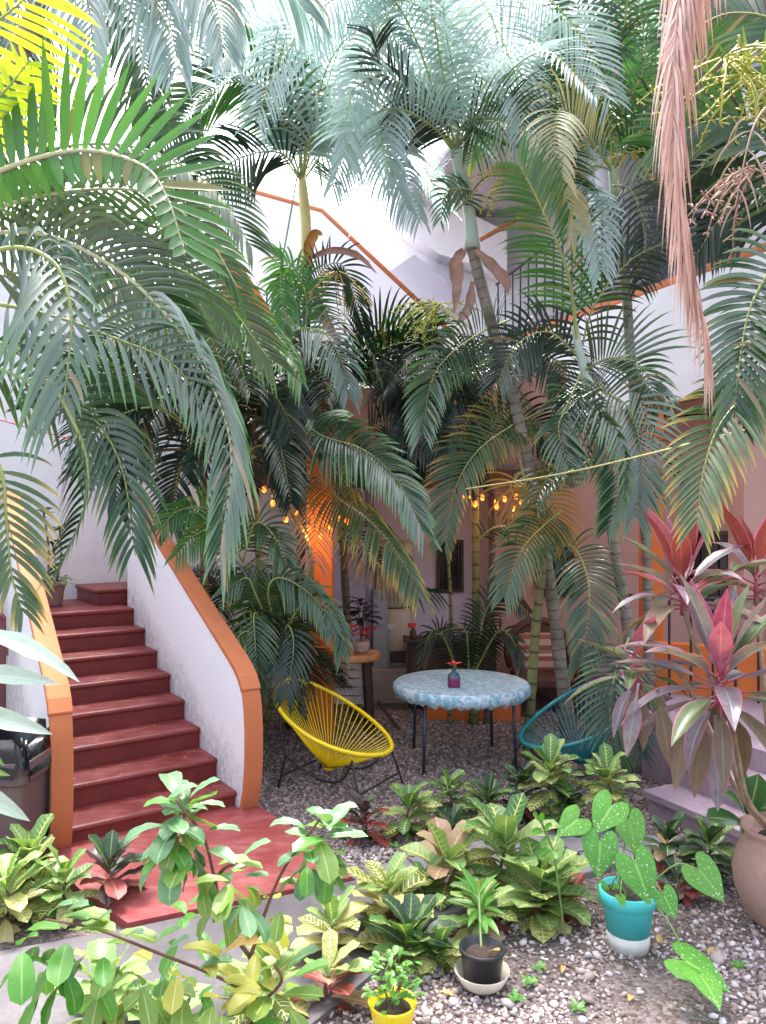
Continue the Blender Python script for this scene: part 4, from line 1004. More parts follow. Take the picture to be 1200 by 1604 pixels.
F(P2, '400,1060,6.7 380,1010,6.6 372,1000,6.5 368,1060,6.5', L=.32, m='f_shaded', roll=18, W=.024, gap=.034, droop=.4)
crown(P2, g2 + V3((.1, .1, 1.3)), 12, 1.0, ['f_shaded'], az0=-70, az1=150, L=.36, W=.025, gap=.04, droop=.5)
crown(P2, g2 + V3((.45, -.05, .75)), 12, .85, ['f_shaded'], az0=-70, az1=140, L=.34, W=.025, gap=.04, droop=.5)
crown(P2, at(390, 720, 7.6), 12, 1.5, ['f_shaded'], L=.40, W=.026, gap=.042, droop=.5)
crown(P2, at(310, 640, 7.2), 12, 1.5, ['f_shaded'], L=.42, W=.027, gap=.042, droop=.5)
# ---- palm with the yellow crownshaft
g3 = V3((-.95, 7.9, 0))
P3 = thing('areca_palm', g3, 'areca palm with pale yellow crownshaft rising in front of the white stair wall', 'palm tree')
trunk(P3, [g3, at(470, 900, 7.8), at(474, 640, 7.6), at(482, 470, 7.5)], .05, .042, 'trunk_dark')
trunk(P3, [at(482, 470, 7.5), at(480, 420, 7.5)], .045, .05, 'shaft', 'crownshaft', n=8, flare=1)
trunk(P3, [at(480, 420, 7.5), at(479, 350, 7.5), at(473, 278, 7.5)], .062, .045, 'shaft_yellow', 'crownshaft', n=10, flare=1)
TOP3 = '473,285,7.5'
F(P3, TOP3 + ' 490,215,7.2 560,205,7.0 625,255,6.8 660,345,6.7', L=.46, m='f_washed', roll=15, W=.026, gap=.04, droop=.6)
F(P3, TOP3 + ' 440,240,7.2 370,250,7.0 290,310,6.8 270,380,6.8', L=.5, m='f_shaded', roll=10, W=.028, gap=.036, droop=.5)
F(P3, TOP3 + ' 460,200,7.2 400,130,6.9 320,150,6.6 250,240,6.4', L=.5, m='f_mid', roll=-10, W=.03, gap=.036, droop=.4)
F(P3, TOP3 + ' 480,180,7.2 450,90,7.0 380,60,6.8 330,110,6.6', L=.5, m='f_washed', roll=20, W=.028, gap=.036, droop=.6)
F(P3, TOP3 + ' 490,190,7.2 520,90,7.0 580,40,6.8 640,80,6.6', L=.5, m='f_washed', roll=-15, W=.028, gap=.038, droop=.5)
F(P3, TOP3 + ' 470,170,7.5 455,60,7.5 430,-40,7.4', L=.55, m='f_washed', roll=10, W=.028, gap=.038, droop=.4)
F(P3, TOP3 + ' 500,240,7.8 590,180,8.0 680,160,8.2', L=.5, m='f_mid', roll=30, W=.026, gap=.04, droop=.5)
F(P3, '440,570,7.3 460,520,7.1 505,520,6.9 535,565,6.8 545,620,6.8', L=.40, m='f_silver', roll=-12, W=.024, gap=.034, droop=.6)
F(P3, '470,640,7.2 480,590,7.0 455,620,6.8 440,700,6.8', L=.38, m='f_shaded', roll=-12, W=.026, gap=.034, droop=.5)
F(P3, '475,530,7.3 462,470,7.2 440,430,7.1 445,520,7.0', L=.30, m='f_bright', roll=-12, W=.026, gap=.034, droop=.5)
F(P3, '475,530,7.3 500,430,7.5 540,420,7.6 570,520,7.7', L=.34, m='f_shaded', roll=14, W=.022, gap=.034, droop=.4)
F(P3, '480,540,7.3 480,470,7.2 465,430,7.1 430,400,7.0', L=.34, m='f_bright', roll=0, W=.026, gap=.036, droop=.5)
inflorescence(P3, at(528, 425, 7.4), .45, 'flower', 10, 1.4)
sheath(P3, '484,415,7.4 484,385,7.35 495,365,7.3 505,368,7.3', .035, 'sheath_orange')
sheath(P3, '490,440,7.3 500,480,7.3 520,520,7.3 530,540,7.3', .03)
sheath(P3, '484,405,7.4 520,392,7.3 560,400,7.3 590,428,7.3', .025)
# ---- middle clump that leans over the lights
g4 = V3((-.30, 8.2, 0))
P4 = thing('areca_palm', g4, 'areca palm with broad grey green fronds hanging over the bulbs and counter', 'palm tree')
trunk(P4, [g4, at(540, 900, 8.1), at(535, 700, 7.9), at(530, 560, 7.8)], .045, .035, 'trunk_dark')
F(P4, '525,640,7.4 480,650,7.0 500,680,6.6 570,705,6.3 625,755,6.1 662,830,6.0', L=.46, m='f_silver', roll=-8, W=.027, gap=.031, droop=.45, a0=74, a1=24)
F(P4, '500,720,7.4 520,770,6.8 575,812,6.4 625,868,6.2 662,935,6.1', L=.40, m='f_tips', roll=14, W=.030, gap=.034, droop=.6)
F(P4, '530,640,7.6 470,610,7.2 500,640,6.9 510,720,6.7', L=.38, m='f_silver', roll=-20, W=.024, gap=.034, droop=.6)
F(P4, '500,700,7.3 485,735,7.0 492,800,6.9 494,885,6.9', L=.42, m='f_brown', roll=0, W=.016, gap=.036, droop=.55, stalk='rachis_dead', a0=85, a1=40)
F(P4, '545,560,7.9 600,520,7.6 660,520,7.4 700,560,7.2', L=.42, m='f_shaded', roll=20, W=.026, gap=.034, droop=.4)
F(P4, '545,560,7.9 590,560,7.8 640,530,7.8 690,515,7.8', L=.40, m='f_bright', roll=-25, W=.024, gap=.032, droop=.2)
F(P4, '540,600,7.9 590,580,7.7 630,600,7.5 640,690,7.4', L=.42, m='f_shaded', roll=10, W=.026, gap=.034, droop=.4)
F(P4, '520,640,7.9 490,600,7.8 450,620,7.7 420,690,7.6', L=.42, m='f_shaded', roll=10, W=.026, gap=.034, droop=.4)
F(P4, '560,690,7.8 610,660,7.5 670,690,7.3 740,760,7.2', L=.42, m='f_shaded', roll=-10, W=.026, gap=.034, droop=.4)
F(P4, '540,800,7.8 580,870,7.6 640,920,7.4 690,930,7.4', L=.34, m='f_shaded', roll=10, W=.022, gap=.036, droop=.4)
crown(P4, at(540, 620, 7.9), 14, 1.4, ['f_shaded'], L=.40, W=.025, gap=.042, droop=.5)
# ---- ringed grey palm leaning over the patio
g5 = at(893, 1178, 7.05); g5.z = 0
P5 = thing('areca_palm', g5, 'tall leaning palm with ringed grey trunk right of the table', 'palm tree')
trunk(P5, [g5, at(868, 960, 7.0), at(842, 800, 7.0), at(822, 700, 7.0), at(795, 590, 7.0), at(762, 480, 7.0), at(738, 385, 7.0)], .060, .050, 'trunk', ring=.10, n=90)
trunk(P5, [at(740, 390, 7.0), at(735, 330, 7.0), at(722, 270, 7.0), at(712, 235, 7.0)], .062, .05, 'shaft', 'crownshaft', n=12, flare=1.15)
T5 = '713,240,7.0'
F(P5, T5 + ' 690,190,6.8 640,140,6.5 600,110,6.3 585,50,6.2', L=.42, m='f_shaded', roll=35, W=.026, gap=.034, droop=.4, vee=.4)
F(P5, T5 + ' 680,200,6.8 620,170,6.5 560,200,6.3 520,290,6.2', L=.5, m='f_washed', roll=-20, W=.026, gap=.036, droop=.6)
F(P5, T5 + ' 670,170,6.9 610,150,6.7 600,230,6.5 640,330,6.4', L=.5, m='f_washed', roll=10, W=.024, gap=.036, droop=.6)
F(P5, T5 + ' 720,150,6.9 700,60,6.7 690,-60,6.5', L=.55, m='f_washed', roll=-10, W=.028, gap=.038, droop=.3)
F(P5, T5 + ' 730,190,6.8 790,190,6.5 850,220,6.3 900,290,6.2', L=.52, m='f_mid', roll=-28, W=.026, gap=.036, droop=.4)
F(P5, T5 + ' 750,150,6.9 800,80,6.8 870,60,6.6', L=.55, m='f_washed', roll=15, W=.028, gap=.038, droop=.5)
F(P5, T5 + ' 760,200,7.1 830,130,7.2 880,30,7.3', L=.5, m='f_mid', roll=15, W=.028, gap=.038, droop=.4)
F(P5, T5 + ' 700,180,7.2 650,60,7.3 560,0,7.4', L=.5, m='f_washed', roll=-25, W=.028, gap=.038, droop=.5)
F(P5, '715,330,7.0 740,300,6.8 700,300,6.7 690,350,6.7', L=.25, m='f_silver', roll=10, W=.02, gap=.036, droop=.5)
inflorescence(P5, at(808, 262, 6.7), .42, 'flower', 20, .8)
inflorescence(P5, at(690, 475, 7.0), .40, 'flower_green', 18, .6)
sheath(P5, '728,390,6.95 715,410,6.9 716,450,6.9 712,490,6.9', .04)
sheath(P5, '745,390,6.9 770,415,6.85 792,440,6.8 796,462,6.8', .035)
sheath(P5, '740,440,6.9 735,480,6.9 715,510,6.9', .03)
# ---- fronds round the trunk mid height: separate clump rooted behind the table
g6 = V3((.95, 8.05, 0))
P6 = thing('areca_palm', g6, 'clump of thin brown canes and shade-dark fronds behind the blue table', 'palm tree')
trunk(P6, [g6 + V3((.0, 0, 0)), at(746, 950, 8), at(744, 780, 8), at(742, 640, 8)], .045, .035, 'cane', ring=.14)
trunk(P6, [g6 + V3((-.25, .0, 0)), at(706, 950, 8), at(700, 850, 8)], .022, .016, 'cane', ring=.14)
trunk(P6, [g6 + V3((.14, .0, 0)), at(760, 1000, 8), at(775, 850, 8)], .03, .02, 'trunk_dark', ring=.14)
F(P6, '860,640,7.4 800,668,7.0 745,710,6.8 712,770,6.7 697,860,6.6', L=.42, m='f_tips', roll=12, W=.026, gap=.036, droop=.35, asym=(.75, 1.1), vee=.3)
F(P6, '800,500,7.3 755,520,6.9 705,555,6.6 675,600,6.5 662,680,6.4', L=.50, m='f_silver', roll=-14, W=.028, gap=.033, droop=.4, asym=(.7, 1.15))
F(P6, '770,560,7.6 720,590,7.4 690,640,7.3 700,720,7.2', L=.44, m='f_shaded', roll=10, W=.026, gap=.034, droop=.4)
F(P6, '790,600,7.6 740,640,7.5 720,700,7.4 745,760,7.3', L=.44, m='f_shaded', roll=-20, W=.026, gap=.034, droop=.4)
F(P6, '780,560,7.6 830,540,7.4 880,580,7.2 890,660,7.1', L=.44, m='f_shaded', roll=-10, W=.026, gap=.034, droop=.4)
F(P6, '750,700,7.8 790,650,7.6 850,670,7.4 880,740,7.3', L=.42, m='f_shaded', roll=-10, W=.026, gap=.034, droop=.4)
F(P6, '745,660,7.9 700,640,7.8 660,690,7.7 640,770,7.6', L=.42, m='f_shaded', roll=10, W=.026, gap=.034, droop=.4)
F(P6, '720,1060,8.0 690,990,7.8 670,1000,7.7 662,1040,7.6', L=.2, m='f_shaded', roll=10, W=.022, gap=.036, droop=.4)
F(P6, '740,1060,8.0 780,990,7.8 805,1005,7.7 815,1050,7.6', L=.22, m='f_shaded', roll=-10, W=.022, gap=.036, droop=.4)
F(P6, '735,1060,8.0 730,990,7.8 710,985,7.7 690,990,7.6', L=.18, m='f_shaded', roll=10, W=.022, gap=.036, droop=.4)
F(P6, '745,1040,8.0 760,960,7.9 790,930,7.8 830,960,7.7', L=.26, m='f_shaded', roll=10, W=.022, gap=.036, droop=.4)
F(P6, '745,850,8.0 780,825,7.8 835,835,7.6 880,850,7.5', L=.20, m='f_shaded', roll=10, W=.018, gap=.04, droop=.4)
crown(P6, at(755, 600, 7.9), 10, 1.3, ['f_shaded'], L=.40, W=.025, gap=.042, droop=.5)
# ---- palm with pale ringed trunk beside the cordyline
g7 = at(1000, 1190, 6.5); g7.z = 0
P7 = thing('areca_palm', g7, 'palm with slim pale ringed trunk and fan of grey fronds before the balcony', 'palm tree')
trunk(P7, [g7, at(985, 1000, 6.4), at(968, 890, 6.4), at(948, 770, 6.4), at(935, 690, 6.4)], .050, .042, 'trunk', ring=.11, n=70)
trunk(P7, [at(935, 695, 6.4), at(928, 640, 6.4), at(912, 570, 6.4), at(900, 510, 6.4)], .046, .03, 'shaft', 'crownshaft', n=12, flare=1)
F(P7, '905,540,6.4 890,430,6.2 850,330,6.0 810,250,5.9', L=.50, m='f_bright', roll=-10, W=.026, gap=.036, droop=.35, stalk='rachis', r0=.018, t0=.18)
F(P7, '915,580,6.4 960,560,6.0 1005,575,5.8 1035,640,5.7', L=.46, m='f_silver', roll=14, W=.024, gap=.032, droop=.35)
F(P7, '915,590,6.4 940,610,6.0 985,640,5.8 1005,720,5.7 995,810,5.7', L=.46, m='f_silver', roll=-14, W=.026, gap=.034, droop=.4)
F(P7, '912,580,6.3 895,620,6.0 875,670,5.9 890,730,5.8', L=.40, m='f_mid', roll=-14, W=.024, gap=.034, droop=.4)
F(P7, '915,600,6.3 925,640,6.0 960,690,5.8 970,760,5.7 955,830,5.7', L=.34, m='f_mid', roll=30, W=.026, gap=.034, droop=.4)
F(P7, '908,560,6.5 930,480,6.3 985,410,6.1 1040,380,6.0', L=.44, m='f_shaded', roll=20, W=.024, gap=.05, droop=.4)
F(P7, '908,560,6.5 860,520,6.4 810,540,6.3 780,600,6.2', L=.44, m='f_shaded', roll=12, W=.026, gap=.034, droop=.4)
F(P7, '925,720,6.4 890,740,6.2 880,745,6.1 855,760,6.0', L=.2, m='f_silver', roll=0, W=.02, gap=.034, droop=.5)
F(P7, '880,800,6.6 850,825,6.4 815,865,6.2 790,935,6.1', L=.36, m='f_mid', roll=8, W=.024, gap=.034, droop=.55)
F(P7, '880,850,6.5 905,865,6.3 922,915,6.1 920,980,6.0 908,1040,6.0', L=.36, m='f_mid', roll=-8, W=.024, gap=.034, droop=.5)
F(P7, '815,740,7.0 845,765,6.9 870,795,6.8 885,850,6.8', L=.34, m='f_bulblit', roll=0, W=.022, gap=.036, droop=.45)
F(P7, '815,740,7.0 800,765,6.9 825,800,6.8 835,860,6.8', L=.32, m='f_bulblit', roll=20, W=.022, gap=.04, droop=.45)
F(P7, '985,1000,6.0 965,1050,5.8 955,1120,5.7 970,1190,5.7', L=.34, m='f_mid', roll=10, W=.022, gap=.034, droop=.4)
F(P7, '1000,1010,6.0 985,1060,5.8 990,1130,5.7 1000,1180,5.7', L=.3, m='f_shaded', roll=-10, W=.022, gap=.034, droop=.4)
trunk(P7, [V3((1.30, 6.9, 0)), at(838, 1000, 6.9), at(848, 900, 6.9), at(853, 820, 6.9)], .045, .038, 'cane', ring=.16)
crown(P7, at(905, 760, 7.0), 4, .9, ['f_shaded', 'f_mid'], L=.36, W=.024, gap=.042, droop=.5)
# ---- palm in front of the pillar
g8 = at(1018, 1180, 6.9); g8.z = 0
P8 = thing('areca_palm', g8, 'tall palm with thin white ringed trunk crossing the balcony rail', 'palm tree')
trunk(P8, [g8, at(1014, 900, 6.9), at(1003, 720, 6.9), at(988, 560, 6.9), at(980, 440, 6.9), at(972, 380, 6.9)], .045, .042, 'trunk', ring=.12, n=90)
trunk(P8, [at(973, 385, 6.9), at(966, 320, 6.9), at(960, 262, 6.9)], .062, .045, 'shaft', 'crownshaft', n=10, flare=1)
T8 = '960,268,6.9'
F(P8, T8 + ' 925,220,6.5 880,170,6.2 870,240,6.0 905,370,6.0', L=.42, m='f_cream', roll=18, W=.024, gap=.036, droop=.65, vee=.3)
F(P8, T8 + ' 950,170,6.7 920,70,6.5 890,-60,6.4', L=.55, m='f_mid', roll=-5, W=.028, gap=.037, droop=.35)
F(P8, T8 + ' 975,180,6.7 1010,100,6.5 1000,0,6.4', L=.5, m='f_bright', roll=12, W=.028, gap=.037, droop=.35)
F(P8, T8 + ' 990,220,6.6 1040,190,6.3 1100,230,6.1 1140,310,6.0', L=.48, m='f_mid', roll=-20, W=.028, gap=.037, droop=.4)
F(P8, T8 + ' 930,260,6.6 900,290,6.3 930,340,6.1 940,430,6.0', L=.42, m='f_washed', roll=-15, W=.024, gap=.036, droop=.6)
F(P8, T8 + ' 940,200,7.1 890,180,7.3 820,200,7.4', L=.45, m='f_mid', roll=20, W=.026, gap=.036, droop=.4)
F(P8, '960,290,6.8 990,300,6.6 1010,370,6.5 1000,450,6.4', L=.42, m='f_shaded', roll=-15, W=.028, gap=.05, droop=.5)
inflorescence(P8, at(985, 240, 6.7), .3, 'flower', 8, .8)
# ---- near palm at the right edge, with the hanging dead frond
g9 = V3((2.55, 4.35, 0))
P9 = thing('areca_palm', g9, 'palm over the urn with dry pink frond hanging and yellow tipped leaves', 'palm tree')
trunk(P9, [g9, g9 + V3((.05, .1, 1.6)), g9 + V3((.1, 0, 3.4)), g9 + V3((.0, 0, 5.2))], .06, .05, 'trunk', ring=.11, n=70)
for spec, a_, kw in (('1300,-40,4.35 1190,-190,4.0 1095,-140,3.75 1062,20,3.6 1055,160,3.5 1060,300,3.5 1085,430,3.5 1115,570,3.5', None, dict(L=.5, gap=.030)),
                     ('1300,-40,4.35 1200,-170,4.0 1100,-120,3.75 1068,60,3.6 1060,200,3.55 1072,340,3.55 1092,450,3.5', None, dict(L=.52, gap=.034))):
    F(P9, spec, m='f_pink', roll=20, W=.0125, droop=4, stalk='rachis_dead', a0=46, a1=10, vee=.1, tw=.9, jit=.35, t0=.33, **kw)
F(P9, '1260,120,3.8 1220,150,3.8 1180,200,3.7 1150,330,3.7', L=.34, m='f_brown', roll=0, W=.009, gap=.085, droop=1.3, stalk='rachis_dead')
F(P9, '1290,330,4.2 1200,200,4.2 1110,190,4.3 1020,230,4.4', L=.46, m='f_mid', roll=20, W=.028, gap=.036, droop=.3)
F(P9, '1290,330,4.2 1210,240,4.3 1130,240,4.4 1060,300,4.5', L=.46, m='f_shaded', roll=-12, W=.028, gap=.036, droop=.3)
F(P9, '1290,340,4.4 1220,300,4.5 1140,330,4.6 1090,400,4.7', L=.46, m='f_shaded', roll=12, W=.028, gap=.036, droop=.3)
F(P9, '1290,250,4.4 1240,60,4.4 1150,20,4.5 1060,60,4.6', L=.46, m='f_mid', roll=18, W=.028, gap=.036, droop=.35)
F(P9, '1290,380,4.0 1240,380,3.9 1180,470,3.8 1158,570,3.7 1150,650,3.7', L=.40, m='f_mid', roll=-8, W=.027, gap=.034, droop=.3)
F(P9, '1280,560,3.9 1200,595,3.8 1135,655,3.7 1104,730,3.65 1092,820,3.6', L=.36, m='f_tips', roll=10, W=.024, gap=.032, droop=.4, asym=(1, .9))
F(P9, '1290,480,4.3 1240,470,4.3 1195,530,4.3 1190,640,4.3', L=.36, m='f_shaded', roll=10, W=.025, gap=.036, droop=.4)
inflorescence(P9, at(1135, 90, 4.0), .42, 'flower_green', 14, .7)
inflorescence(P9, at(1180, 120, 4.0), .36, 'flower_green', 12, .7)
inflorescence(P9, at(1190, 260, 4.0), .4, 'rachis_dead', 12, .8)
# ---- fronds hanging in from the tall palm behind the camera's left shoulder
g10 = V3((-3.05, 5.0, 0))
P10 = thing('areca_palm', g10, 'tall palm with glare-paled fronds hanging from above the left side', 'palm tree')
trunk(P10, [g10, g10 + V3((-.1, 0, 2)), g10 + V3((.25, 0, 4)), g10 + V3((1.02, .05, 6.15))], .07, .06, 'trunk', ring=.12, n=60)
for spec, kw in (('120,-140,5.0 200,-60,4.8 260,20,4.7 280,110,4.6', dict(m='f_washed', roll=10, L=.6)),
                 ('130,-150,5.0 260,-80,4.8 330,-10,4.7 350,80,4.6', dict(m='f_washed', roll=-10, L=.6)),
                 ('110,-150,5.0 120,-60,4.8 140,20,4.7 150,120,4.7', dict(m='f_washed', roll=15, L=.5)),
                 ('150,-150,5.2 300,-120,5.2 420,-60,5.2 480,20,5.2', dict(m='f_washed', roll=15, L=.62)),
                 ('90,-150,5.2 40,-60,5.2 30,60,5.2 60,170,5.2', dict(m='f_silver', roll=-15, L=.55)),
                 ('120,-150,5.4 200,0,5.4 230,130,5.4 240,220,5.4', dict(m='f_mid', roll=0, L=.55))):
    F(P10, spec, W=.028, gap=.036, droop=.8, a0=58, a1=22, **kw)

# ---- more of each crown overhead
for palm, spec, n, mats in ((P3, TOP3, 5, ['f_washed']), (P5, T5, 5, ['f_washed']), (P8, T8, 5, ['f_washed', 'f_mid'])):
    crown(palm, at(*[float(x) for x in spec.split(',')]), n, 2.1, mats, lift=(.5, 2.2), L=.46, W=.022, gap=.046, droop=.6)

# ---- taller palm standing behind the leaning one, its crown above the picture
g11 = V3((1.90, 7.75, 0))
P11 = thing('areca_palm', g11, 'tallest palm standing behind the leaning ringed trunk with glare-paled fronds overhead', 'palm tree')
trunk(P11, [g11, at(868, 960, 7.6), at(836, 790, 7.6), at(795, 600, 7.6), at(745, 400, 7.6), at(712, 200, 7.6), at(698, 40, 7.6), at(690, -70, 7.6)], .05, .045, 'shaft', ring=.12, n=70)
for spec, kw in (('690,-70,7.6 620,-60,7.0 520,0,6.4 440,90,6.2 400,190,6.1', dict(roll=12)),
                 ('690,-70,7.6 640,-20,7.0 580,70,6.4 545,170,6.2 540,250,6.1', dict(roll=-24)),
                 ('690,-70,7.6 760,-60,7.0 850,-10,6.4 920,70,6.2 960,160,6.1', dict(roll=10)),
                 ('690,-70,7.6 740,-20,7.0 790,70,6.6 815,150,6.4 820,220,6.3', dict(roll=-20)),
                 ('690,-70,7.6 600,-120,7.2 470,-70,6.8 370,-10,6.6 300,70,6.6', dict(roll=15)),
                 ('690,-70,7.6 780,-120,7.2 900,-70,6.8 980,-10,6.6 1040,70,6.6', dict(roll=-15)),
                 ('690,-70,7.8 620,-40,8.4 520,30,8.8 430,140,9.0', dict(roll=20)),
                 ('690,-70,7.8 760,-40,8.4 850,40,8.8 900,120,9.0', dict(roll=-20))):
    F(P11, spec, m='f_washed', L=.50, W=.022, gap=.046, droop=.3, a0=66, a1=34, vee=.15, **kw)
# ================================================================ PLANTS
def place_leaf(root, p, d, L, shape, mat, curl, zh=(0, 0, 1), fold=.25, wave=0, wid=1.0, name='leaf', var=0):
    return link(name, leafmesh(shape, mat, curl, fold, wave, var), root, basis(p, d, zh, (L * wid, L, L)))
def croton(px, py, d, size, n, pal, label, spread=1.0, base=None, leafL=.17, group=None, lean=0):
    c = at(px, py, d); g = V3((c.x + lean, d, 0)) if base is None else V3(base)
    rt = thing('croton', g, label, 'croton', group)
    P = catmull([g, g.lerp(c, .55) + V3((rnd(-.03, .03), rnd(-.03, .03), 0)), c], 8)
    b = MB(); b.tube(P, [.011 - .0006 * i for i in range(8)], 6); b.build('stem', M['stem'], rt, smooth=True)
    n = int(n * 1.45); tl = V3((rnd(-.3, .3), rnd(-.35, .1), 0))
    for i in range(n):
        f = (i + .5) / n                       # 0 top .. 1 bottom
        a = i * 2.39996 + rnd(-.3, .3); el = R(70 - 118 * f + rnd(-18, 18))
        z = .04 * size - f * .26 * size; p = c + V3((0, 0, z)) if c.z + z > .03 else V3((c.x, c.y, .03))
        t = min(.999, max(0, (p.z - g.z) / max(c.z - g.z, .05))); ax = g.lerp(c, t); p = V3((ax.x, ax.y, p.z))
        dr = V3((math.cos(a) * math.cos(el), math.sin(a) * math.cos(el), math.sin(el))) + tl * (1 - f)
        mats = pal[0] if f < .28 else (pal[1] if f < .58 else pal[2]); mt = random.choice(mats.split())
        L = leafL * 1.12 * size * (.66 + .45 * math.sin(math.pi * min(1, f * .9 + .15))) * rnd(.72, 1.2)
        place_leaf(rt, p + dr * .012, dr, L, 'croton', mt, random.choice((.25, .55, .9)), fold=random.choice((.2, .35)), wave=.12, wid=spread, var=i % 3)
    return rt
GR = ('cr_green cr_lime', 'cr_green cr_lime cr_var', 'cr_var cr_green')
BR = ('cr_lime cr_green', 'cr_lime cr_var', 'cr_var cr_cream')
VA = ('cr_lime', 'cr_var cr_lime', 'cr_var cr_var cr_cream')
DK = ('cr_deep', 'cr_deep cr_dark cr_green', 'cr_dark cr_red cr_deep')
PU = ('cr_dark cr_deep', 'cr_dark cr_red', 'cr_red cr_dark')
PK = ('cr_pink cr_lime', 'cr_pink cr_var cr_lime', 'cr_red cr_pink')
CRM = ('cr_lime cr_var', 'cr_cream cr_var', 'cr_red cr_pink cr_cream')
croton(48, 1350, 4.35, 1.15, 34, BR, 'leafy green and yellow croton beside the brown bin', leafL=.19)
croton(100, 1385, 4.15, 1.0, 26, GR, 'green yellow veined croton between the bin croton and the purple one', leafL=.18)
croton(10, 1395, 4.0, 1.0, 24, VA, 'yellow veined croton in front of the brown bin', leafL=.18)
croton(172, 1362, 4.3, .95, 22, PU, 'dark purple and red croton on the edge of the red slab', leafL=.18)
croton(572, 1278, 5.15, .9, 20, PU, 'dark purple croton in front of the yellow chair')
croton(640, 1265, 5.2, .95, 26, GR, 'green croton on a thin stem between yellow chair and table')
croton(702, 1238, 5.5, .9, 22, ('cr_green', 'cr_green cr_deep', 'cr_red cr_green'), 'green croton with red lower leaves in front of the table leg')
croton(765, 1258, 5.3, 1.0, 26, ('cr_green cr_deep', 'cr_green cr_deep cr_var', 'cr_var cr_deep'), 'bushy dark green croton before the table')
croton(712, 1300, 5.1, .8, 18, DK, 'low dark croton below the red leaved one')
croton(818, 1232, 5.5, .95, 24, DK, 'dark croton with a red leaf beside the bright green one')
croton(862, 1208, 5.4, 1.1, 34, GR, 'bright green croton below the teal chair')
croton(885, 1262, 5.3, .9, 22, DK, 'low purple green croton under the bright one')
croton(952, 1220, 5.3, 1.0, 32, BR, 'compact yellow green croton beside the lilac steps')
croton(606, 1398, 4.05, 1.1, 26, CRM, 'pale croton with cream drooping leaves beside the grey path', leafL=.19)
croton(700, 1360, 4.35, 1.2, 26, PK, 'pink tinged croton with big upright leaves amid the front clump', leafL=.2)
croton(662, 1400, 4.3, 1.0, 20, ('cr_green', 'cr_deep cr_green', 'cr_deep cr_var'), 'dark green croton tucked behind the cream leaved one')
croton(792, 1330, 4.4, 1.25, 28, BR, 'tall lime croton with long upright leaves', leafL=.21)
croton(846, 1395, 4.15, 1.3, 36, VA, 'big yellow netted croton left of the teal pot', leafL=.2)
croton(880, 1420, 4.2, .9, 18, ('cr_var', 'cr_pink cr_red', 'cr_red'), 'red leaved croton touching the teal pot')
croton(752, 1420, 4.0, 1.0, 24, ('cr_green cr_lime', 'cr_pink cr_lime cr_var', 'cr_red cr_cream'), 'croton with pink lower leaves growing over the black pot')
croton(640, 1475, 3.75, 1.1, 26, ('cr_green cr_deep', 'cr_green cr_var', 'cr_var'), 'green croton behind the yellow pot', leafL=.19)
croton(690, 1500, 3.7, .9, 16, ('cr_green', 'cr_var', 'cr_var cr_cream'), 'yellow veined croton between yellow pot and black pot')
croton(520, 1452, 3.75, .95, 20, CRM, 'pale croton with cream and red leaves on the path edge', leafL=.17)
croton(515, 1530, 3.4, .9, 18, ('cr_var cr_lime', 'cr_red cr_pink', 'cr_red'), 'croton with rusty red leaves left of the yellow pot', leafL=.18)
croton(420, 1520, 3.3, 1.0, 24, VA, 'netted yellow croton under the pale shrub stems', leafL=.18)
croton(165, 1560, 3.2, 1.1, 24, VA, 'netted croton below the drooping shrub branch', leafL=.2)
croton(255, 1590, 3.1, 1.0, 22, BR, 'low netted croton beneath the middle of the pale shrub', leafL=.18)
croton(1045, 1320, 4.75, .95, 24, ('cr_deep', 'cr_deep cr_pink', 'cr_red cr_deep'), 'dark croton with red leaves between teal pot and steps')
croton(1110, 1325, 4.6, 1.0, 30, ('cr_deep cr_green', 'cr_deep', 'cr_deep cr_dark'), 'deep green croton before the lilac steps')
croton(1062, 1385, 4.35, .8, 18, PU, 'low maroon croton between teal pot and urn')

# ---- pale shrub in front
S0 = at(395, 1700, 2.35); S0.z = 0
sh = thing('leafy_shrub', S0, 'pale green broad leaved shrub on red brown stems before the stair', 'shrub')
def branch(pts, r0, r1): 
    P = catmull(pts, 14); b = MB(); b.tube(P, [r0 + (r1 - r0) * i / 13 for i in range(14)], 6); b.build('branch', M['stem_red'], sh, smooth=True); return P
def cluster(c, n, mats, L=.115, sp_=.05, up=.5, spread=1, bias=(0, 0, 0)):
    n = int(n * 1.2); sp_ *= 1.6
    for i in range(n):
        a = i * 2.4 + rnd(-.4, .4); f = i / max(1, n - 1); el = R(60 - 120 * f * spread + rnd(-15, 15)) * up * 1.4
        dr = V3((math.cos(a) * math.cos(el), math.sin(a) * math.cos(el), math.sin(el))) + V3(bias)
        p = c + V3((rnd(-sp_, sp_) * .5, rnd(-sp_, sp_) * .5, -f * sp_ * 2))
        place_leaf(sh, p + dr.normalized() * .012, dr, L * rnd(.72, 1.18), 'ovate', random.choice(mats.split()), random.choice((.2, .5, .8)), fold=.3, wave=.08, wid=1.1, var=i % 3)
fork = at(392, 1500, 2.35)
branch([S0, at(402, 1600, 2.35), fork], .009, .007)
A = branch([fork, at(352, 1440, 2.33), at(335, 1370, 2.3), at(318, 1310, 2.28), at(275, 1252, 2.25)], .007, .004)
B_ = branch([fork, at(415, 1430, 2.36), at(445, 1360, 2.36), at(500, 1285, 2.35)], .007, .004)
C_ = branch([at(398, 1560, 2.35), at(330, 1525, 2.3), at(240, 1490, 2.22), at(150, 1455, 2.18), at(70, 1440, 2.15)], .0055, .003)
D_ = branch([at(398, 1580, 2.35), at(440, 1540, 2.3), at(430, 1510, 2.25)], .006, .004)
E_ = branch([at(335, 1380, 2.3), at(352, 1360, 2.25), at(372, 1352, 2.2)], .006, .004)
